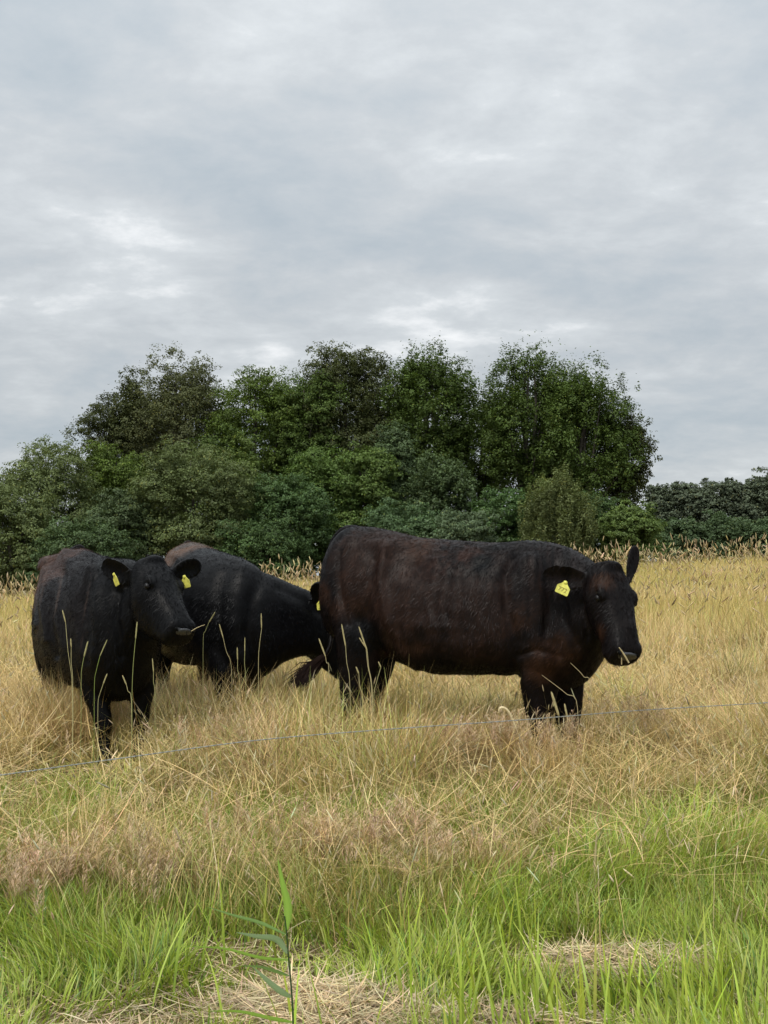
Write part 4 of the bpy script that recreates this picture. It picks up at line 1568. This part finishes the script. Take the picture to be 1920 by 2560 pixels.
# ------------------------------------------------------------------ reed in the foreground
def reed():
    d = 3.3
    foot = P(735, 2700, d)
    foot.z = gz(foot.x, d)
    root = tag(empty('reed', foot), 'single tall reed shoot with long blue green leaves at the bottom edge', 'reed')
    stem_px = [(733, 2560), (729, 2480), (722, 2400), (716, 2330), (711, 2290)]
    s = Solid()
    s.tube([(*foot, .0035, .0035)] + [(*P(a_, b_, d), r_, r_) for (a_, b_), r_ in zip(stem_px, (.0028, .0026, .0024, .0022, .0018))], 8, 4)
    me = s.mesh('stem')
    shift(me, foot)
    add_cols(me, np.tile(np.array([0.05, 0.09, 0.03]), (len(me.vertices), 1)))
    me.materials.append(M_STEM)
    link('stem', me, root)
    G1, G2, G3 = (0.26, 0.43, 0.07), (0.30, 0.42, 0.24), (0.22, 0.36, 0.12)
    leaves = [([(716, 2325), (719, 2270), (706, 2210), (694, 2146)], .026, G1, 0), ([(713, 2336), (650, 2308), (580, 2288), (518, 2267)], .013, G3, .04),
              ([(718, 2384), (690, 2350), (640, 2342), (590, 2331)], .024, G2, -.05), ([(720, 2400), (650, 2395), (560, 2372), (463, 2366)], .012, G1, .06),
              ([(722, 2440), (690, 2430), (650, 2418), (600, 2415)], .014, G3, -.08), ([(727, 2494), (700, 2480), (665, 2450), (631, 2416)], .024, G2, -.04),
              ([(731, 2556), (680, 2548), (600, 2530), (521, 2528)], .016, G1, .05)]
    for pts, wd, colr, dd in leaves:
        q = catmull([np.array(P(a_, b_, d + dd * i / 3)) for i, (a_, b_) in enumerate(pts)], 6)
        n = len(q)
        bm = bmesh.new()
        prev = None
        cl_ = bm.verts.layers.float_color.new('Col')
        for i in range(n):
            t_ = i / (n - 1)
            tg = q[min(i + 1, n - 1)] - q[max(i - 1, 0)]
            tg /= np.linalg.norm(tg)
            sdv = np.cross(tg, np.array([0.1, 1.0, 0.35]))
            sdv /= np.linalg.norm(sdv)
            w_ = wd * (min(1, .35 + 2.2 * t_)) * (1 - t_ ** 2.2) * .5 + .0002
            nn = np.cross(sdv, tg)
            row = [bm.verts.new(Vector(q[i] + sdv * w_ * k_ + nn * abs(k_) * w_ * .35) - foot) for k_ in (-1, 0, 1)]
            for k_, vv in enumerate(row):
                f_ = 1.0 if k_ != 1 else 1.25
                vv[cl_] = (colr[0] * f_, colr[1] * f_, colr[2] * f_, 1)
            if prev:
                bm.faces.new((prev[0], prev[1], row[1], row[0]))
                bm.faces.new((prev[1], prev[2], row[2], row[1]))
            prev = row
        me = bpy.data.meshes.new('leaf')
        bm.to_mesh(me)
        bm.free()
        for p in me.polygons:
            p.use_smooth = True
        me.materials.append(M_GRASS)
        link('leaf', me, root)


reed()


# ------------------------------------------------------------------ trees
def tree(name, label, px, top, halfw, d, col, low=0.12, lobes=90, leaves=22000, leaf=0.13, style='round', group=None, trunks=1, seed=1, gap=0.0, base_dx=0.0):
    rg = np.random.default_rng(seed)
    x0 = (px - 960) / FPX * d
    zt = P(px, top + (8 if style == 'shoot' else -12), d).z
    g = gz(x0, d)
    H = zt - g
    W = halfw / FPX * d * 1.13
    leaves = int(leaves * 2.75)
    leaf = leaf * (0.96 if style != 'shoot' else 1.04)
    z_lo = g + H * low
    cz, hz = (zt + z_lo) / 2, (zt - z_lo) / 2
    org = Vector((x0 + base_dx, d, g))
    root = tag(empty(name, org), label, 'bush' if name == 'bush' else 'tree', group)
    # lobes spread over the crown's volume
    LC, LR = [], []
    lobes = int(lobes * 1.35)
    lr0 = 0.315 * (W * W * hz) ** (1 / 3) * (90 / lobes) ** .33
    for i in range(lobes):
        dv = rg.normal(0, 1, 3)
        dv /= np.linalg.norm(dv)
        rr = rg.uniform(0.25, 1.0) ** 0.45
        dv = np.sign(dv) * np.abs(dv) ** 0.85
        dv /= max(1e-6, (np.abs(dv) ** 2.4).sum() ** (1 / 2.4))
        ex = {'egg': 1 - 0.35 * max(0, dv[2]), 'shoot': 1 - 0.12 * max(0, dv[2]) - 0.22 * max(0, -dv[2])}.get(style, 1)
        wob = 0.88 + 0.18 * rg.random()
        p = np.array([dv[0] * W * ex, dv[1] * W * 0.85 * ex, dv[2] * hz]) * (rr * 0.86) * wob
        LC.append(np.array([x0, d, cz]) + p)
        LR.append(lr0 * rg.uniform(0.6, 1.25))
    LC, LR = np.array(LC), np.array(LR)
    # leaves
    wgt = LR ** 2
    wgt = wgt / wgt.sum()
    n = leaves
    li = rg.choice(lobes, n, p=wgt)
    dv = rg.normal(0, 1, (n, 3))
    dv /= np.linalg.norm(dv, axis=1)[:, None]
    dv *= rg.random((n, 1)) ** 0.45
    rad = np.ones(n)
    sh = np.array([1, 1, 0.85])
    if style == 'shoot':
        sh = np.array([0.8, 0.8, 1.2])
    if style == 'droop':
        sh = np.array([0.7, 0.7, 1.5])
    # ragged twigs: jitter each lobe by small sub-clumps
    NT = 20
    sub = rg.normal(0, 1, (lobes, NT, 3))
    sub[:, :, 2] = sub[:, :, 2] * 0.8 + 0.35
    sub /= np.linalg.norm(sub, axis=2)[:, :, None]
    sub *= rg.uniform(0.45, 1.12, (lobes, NT, 1))
    tr_ = rg.uniform(0.20, 0.42, (lobes, NT))
    sel = rg.integers(0, NT, n)
    dv2 = sub[li, sel] + dv * tr_[li, sel][:, None] * np.array([1.1, 1.1, 0.75])
    pos = LC[li] + dv2 * (LR[li] * rad)[:, None] * sh
    if style == 'shoot':
        # vertical twigs at the top edge
        m_ = (rg.random(n) < 0.02) & (LC[li][:, 2] > cz + hz * 0.2)
        tw = rg.integers(0, 5, n)
        offx = ((li * 7 + tw * 13) % 17 / 17 - .5) * 2
        offy = ((li * 5 + tw * 11) % 13 / 13 - .5) * 2
        tt = rg.random(n)
        tp = LC[li] + np.stack([offx * LR[li] * .8, offy * LR[li] * .8, LR[li] * (0.6 + 0.95 * tt)], 1)
        tp += rg.normal(0, .07, (n, 3)) * (1.3 - tt)[:, None]
        pos[m_] = tp[m_]
    if style == 'droop':
        pos[:, 2] -= 0.25 * rg.random(n) ** 2 * hz
    pos[:, 2] = np.maximum(pos[:, 2], g + 0.05)
    out = pos - (LC[li] + sub[li, sel] * LR[li][:, None] * 0.55)
    out /= np.linalg.norm(out, axis=1)[:, None] + 1e-6
    nr = out * 0.7 + rg.normal(0, .42, (n, 3)) + np.array([0, 0, .45])
    nr /= np.linalg.norm(nr, axis=1)[:, None]
    t1 = np.cross(nr, rg.normal(0, 1, (n, 3)))
    t1 /= np.linalg.norm(t1, axis=1)[:, None] + 1e-9
    t2 = np.cross(nr, t1)
    sz = leaf * rg.uniform(.55, 1.25, n)[:, None] * .5
    asp = 0.6 if style != 'droop' else 0.28
    V = np.stack([pos - t1 * sz, pos + t2 * sz * asp + nr * sz * .25, pos + t1 * sz, pos - t2 * sz * asp + nr * sz * .25], 1).reshape(-1, 3)
    F = (np.arange(n) * 4)[:, None] + np.arange(4)[None]
    lobc = rg.normal(0, .13, (lobes, 1)) + 1
    c = np.array(col)[None] * np.array([1.55, 1.54, 1.28]) * np.clip(lobc[li], .6, 1.5) * np.clip(1 + .15 * rg.standard_normal((n, 1)), .6, 1.5)
    yel = rg.random((n, 1)) < 0.04
    c = np.where(yel, c * np.array([1.5, 1.25, .9]), c)
    link('crown', np_mesh('crown', V - np.array(org), F, np.repeat(np.clip(c, .005, .6), 4, 0), M_LEAF), root)
    # trunk with limbs
    s = Solid()
    for k in range(trunks):
        off = (rg.random() - .5) * W * (.5 if trunks > 1 else .0)
        r0 = 0.018 * H + .03
        bx = np.array([org.x + off * .5, d, g - .1])
        tx_ = np.array([x0 + off, d + rg.normal(0, .2), zt - hz * .35])
        path = [bx + (tx_ - bx) * t_ + rg.normal(0, .10, 3) * np.array([1, 1, 0]) * (t_ > 0) for t_ in (0, .2, .4, .6, .8, 1)]
        s.tube([(*q, max(.02, r0 * (1 - .85 * t_)), max(.02, r0 * (1 - .85 * t_))) for q, t_ in zip(path, (0, .2, .4, .6, .8, 1))], 8, 2)
        for q in range(11 if trunks == 1 else 8):
            tgt = LC[rg.integers(0, lobes)]
            t_ = rg.uniform(.15, .85)
            if tgt[2] < bx[2] + (tx_[2] - bx[2]) * t_ + .2:
                t_ = max(.08, (tgt[2] - bx[2]) / (tx_[2] - bx[2]) - .3)
            st = bx + (tx_ - bx) * min(t_, .85)
            r1 = max(.02, r0 * (1 - .85 * t_) * .5)
            md_ = (st + tgt) / 2 + np.array([0, 0, .12 * np.linalg.norm(tgt - st)]) + rg.normal(0, .1, 3)
            s.tube([(*st, r1, r1), (*md_, r1 * .6, r1 * .6), (*tgt, .012, .012)], 6, 3)
    me = s.mesh('trunk')
    for p in me.polygons:
        p.use_smooth = True
    shift(me, org)
    me.materials.append(M_BARK)
    link('trunk', me, root)


K1, K2, K3 = (0.052, 0.080, 0.022), (0.066, 0.098, 0.022), (0.088, 0.112, 0.050)
BK = (0.048, 0.058, 0.024)
TG = 'tall trees of the copse behind the cattle'
BG = 'bushes and young trees along the edge of the copse'
T = [
    ('broadleaf_tree', 'dark tree standing back in the row behind the left end of the copse', 380, 960, 105, 67, BK, dict(low=.2, lobes=80, leaves=16000)),
    ('broadleaf_tree', 'deep green tree standing back behind the middle of the copse', 760, 905, 120, 67, K1, dict(low=.2, lobes=90, leaves=20000)),
    ('broadleaf_tree', 'tree standing back that closes the gap left of the tallest poplar', 970, 905, 95, 67, BK, dict(low=.2, lobes=80, leaves=17000)),
    ('poplar_tree', 'lower poplar seen in the notch between the tallest and the broad poplar', 1205, 985, 85, 66, K1, dict(low=.38, lobes=70, leaves=12000, style='shoot')),
    ('poplar_tree', 'poplar standing back behind the two right hand poplars', 1410, 915, 110, 66, K1, dict(low=.35, lobes=80, leaves=15000, style='shoot')),
    ('bush', 'far low thicket seen under the middle of the copse', 1030, 1290, 240, 72, (0.045, 0.07, 0.03), dict(low=.0, lobes=110, leaves=16000)),
    ('bush', 'far low thicket seen under the right side of the copse', 1400, 1300, 240, 72, (0.045, 0.07, 0.03), dict(low=.0, lobes=110, leaves=16000)),
    # name, label, px, top, halfw, depth, colour, kwargs
    ('broadleaf_tree', 'thin dark tree at the left end of the tall copse row, with a ragged crown', 275, 985, 95, 62, BK, dict(low=.3, lobes=70, leaves=15000, style='egg')),
    ('broadleaf_tree', 'sparse twiggy treetop standing up just left of the copse centre', 320, 905, 46, 63, BK, dict(low=.55, lobes=26, leaves=3600, style='shoot')),
    ('broadleaf_tree', 'tall open crowned tree with brownish top left of centre in the copse', 455, 870, 125, 62, (0.062, 0.070, 0.034), dict(low=.3, lobes=95, leaves=19000, style='egg', trunks=2)),
    ('broadleaf_tree', 'round topped green tree between the open crowned tree and the dark one', 640, 905, 120, 61, K2, dict(low=.25, lobes=100, leaves=24000)),
    ('broadleaf_tree', 'lower rounded tree standing in front between two taller ones of the copse', 760, 900, 80, 60.5, K1, dict(low=.3, lobes=70, leaves=15000)),
    ('broadleaf_tree', 'dark heavy tree with a lumpy crown at the centre of the copse', 865, 850, 125, 62, BK, dict(low=.28, lobes=100, leaves=26000)),
    ('poplar_tree', 'tallest tree of the copse with upright shoots along its top', 1075, 828, 122, 61, K1, dict(low=.3, lobes=110, leaves=28000, style='shoot', trunks=2)),
    ('poplar_tree', 'broad poplar right of the tallest tree with sky gaps low in its crown', 1325, 852, 140, 60, K1, dict(low=.3, lobes=115, leaves=25000, style='shoot', trunks=3)),
    ('poplar_tree', 'poplar at the right end of the copse with bare trunks showing', 1470, 905, 130, 59, K1, dict(low=.26, lobes=105, leaves=22000, style='shoot', trunks=3)),
    ('poplar_tree', 'narrow lower poplar leaning out at the far right edge of the copse', 1560, 1010, 62, 60, BK, dict(low=.3, lobes=45, leaves=8500, style='shoot')),
    ('bush', 'big rounded grey green bush at the left edge of the picture', 110, 1085, 135, 53, K3, dict(low=.0, lobes=110, leaves=26000, leaf=.12)),
    ('bush', 'small grey green bush in front of the big one at the left edge', 20, 1200, 110, 50, K3, dict(low=.0, lobes=70, leaves=14000, leaf=.12)),
    ('broadleaf_tree', 'yellowish green young tree behind the bushes at the left of the copse', 290, 1100, 85, 56, K2, dict(low=.1, lobes=70, leaves=15000)),
    ('bush', 'large dome shaped blue green bush with pale upturned leaf tufts', 480, 1090, 150, 52, (0.080, 0.103, 0.045), dict(low=.0, lobes=130, leaves=32000, leaf=.12)),
    ('bush', 'dark bush between the big left bush and the dome shaped one', 300, 1220, 90, 51, (0.06, 0.085, 0.045), dict(low=.0, lobes=70, leaves=14000, leaf=.12)),
    ('broadleaf_tree', 'narrow bright green young tree rising right of the dome shaped bush', 605, 1100, 52, 56, (0.078, 0.110, 0.032), dict(low=.15, lobes=45, leaves=8500, style='egg')),
    ('broadleaf_tree', 'deep shaded tree filling the copse behind the dome shaped bush', 560, 1060, 100, 59, K1, dict(low=.1, lobes=80, leaves=17000)),
    ('bush', 'dark green spreading bush right of the dome shaped one', 720, 1180, 95, 52, (0.05, 0.085, 0.035), dict(low=.0, lobes=85, leaves=19000, leaf=.12)),
    ('broadleaf_tree', 'bright green layered young tree in front of the dark centre tree', 805, 1120, 90, 55, (0.065, 0.104, 0.030), dict(low=.1, lobes=80, leaves=18000)),
    ('broadleaf_tree', 'light green rounded young tree beside the pointed one', 915, 1110, 70, 55, (0.070, 0.106, 0.032), dict(low=.1, lobes=60, leaves=13000)),
    ('spruce_tree', 'pointed grey green young tree rising in front of the tallest poplar', 990, 1055, 70, 57, (0.055, 0.082, 0.042), dict(low=.1, lobes=80, leaves=15000, style='egg')),
    ('bush', 'loose dull green bush below the gap in the middle of the copse', 1110, 1125, 100, 54, (0.058, 0.085, 0.042), dict(low=.05, lobes=85, leaves=17000, style='shoot')),
    ('bush', 'low dark bush showing above the middle of the brown cow', 1000, 1260, 110, 51, (0.055, 0.09, 0.045), dict(low=.0, lobes=80, leaves=16000, leaf=.12)),
    ('bush', 'low pale leaved bush showing above the back of the brown cow', 1160, 1275, 90, 50, (0.07, 0.10, 0.06), dict(low=.0, lobes=70, leaves=14000, leaf=.12)),
    ('bush', 'dark green bush right of the middle under the broad poplar', 1265, 1215, 80, 52, (0.052, 0.092, 0.035), dict(low=.0, lobes=70, leaves=14000, leaf=.12)),
    ('willow_bush', 'yellow green willow bush with drooping fine leaves under the poplars', 1395, 1205, 85, 50, (0.105, 0.128, 0.058), dict(low=.0, lobes=90, leaves=26000, leaf=.15, style='droop')),
    ('bush', 'dark bush behind the drooping willow bush', 1480, 1240, 70, 53, (0.045, 0.075, 0.03), dict(low=.0, lobes=60, leaves=12000, leaf=.12)),
    ('bush', 'bright green rounded bush at the right end of the copse', 1575, 1265, 72, 51, (0.075, 0.110, 0.036), dict(low=.0, lobes=65, leaves=14000, leaf=.12)),
    ('bush', 'low dark bush at the foot of the left side of the copse', 650, 1300, 110, 50, (0.045, 0.075, 0.03), dict(low=.0, lobes=70, leaves=14000, leaf=.12)),
    ('bush', 'low dark bush behind the back of the left cow', 200, 1300, 120, 49, (0.055, 0.085, 0.04), dict(low=.0, lobes=70, leaves=14000, leaf=.12)),
]
for i, (nm, lb, px, tp, hw, d, colr, kw) in enumerate(T):
    tree(nm, lb, px, tp, hw, d, colr, group=(BG if nm in ('bush', 'willow_bush') else TG), seed=100 + i, **kw)
FG = 'distant row of trees at the right edge'
FAR_HAZE = (0.070, 0.088, 0.066)  # leaf colour with the haze of distance painted in, paler and greyer
for i, (px, tp, hw, lb, kw) in enumerate([
    (1650, 1225, 45, 'first distant tree right of the copse, with an open crown', dict(trunks=2)),
    (1712, 1212, 55, 'broad distant tree left of the middle of the far row', {}),
    (1775, 1218, 48, 'low distant tree in the middle of the far row', {}),
    (1832, 1198, 34, 'dark pointed conifer like tree in the far row', dict(style='egg')),
    (1880, 1205, 40, 'distant tree next to the tallest one of the far row', {}),
    (1925, 1178, 58, 'tallest distant tree cut by the right edge of the picture', dict(trunks=2)),
    (1990, 1200, 50, 'distant tree just past the right edge of the far row', {}),
]):
    tree('distant_tree', lb, px, tp - 12, hw, 118, FAR_HAZE, low=.08, lobes=70, leaves=12000, leaf=.26, group=FG, seed=300 + i, **kw)
for i, (px, tp, hw, lb) in enumerate([(1690, 1300, 60, 'low distant bush at the left foot of the far row'), (1800, 1300, 70, 'low distant bush at the foot of the middle of the far row'), (1900, 1295, 70, 'low distant bush at the foot of the tallest far tree')]):
    tree('bush', lb, px, tp, hw, 108, (0.055, 0.085, 0.045), low=.0, lobes=50, leaves=8000, leaf=.24, group=FG, seed=340 + i)
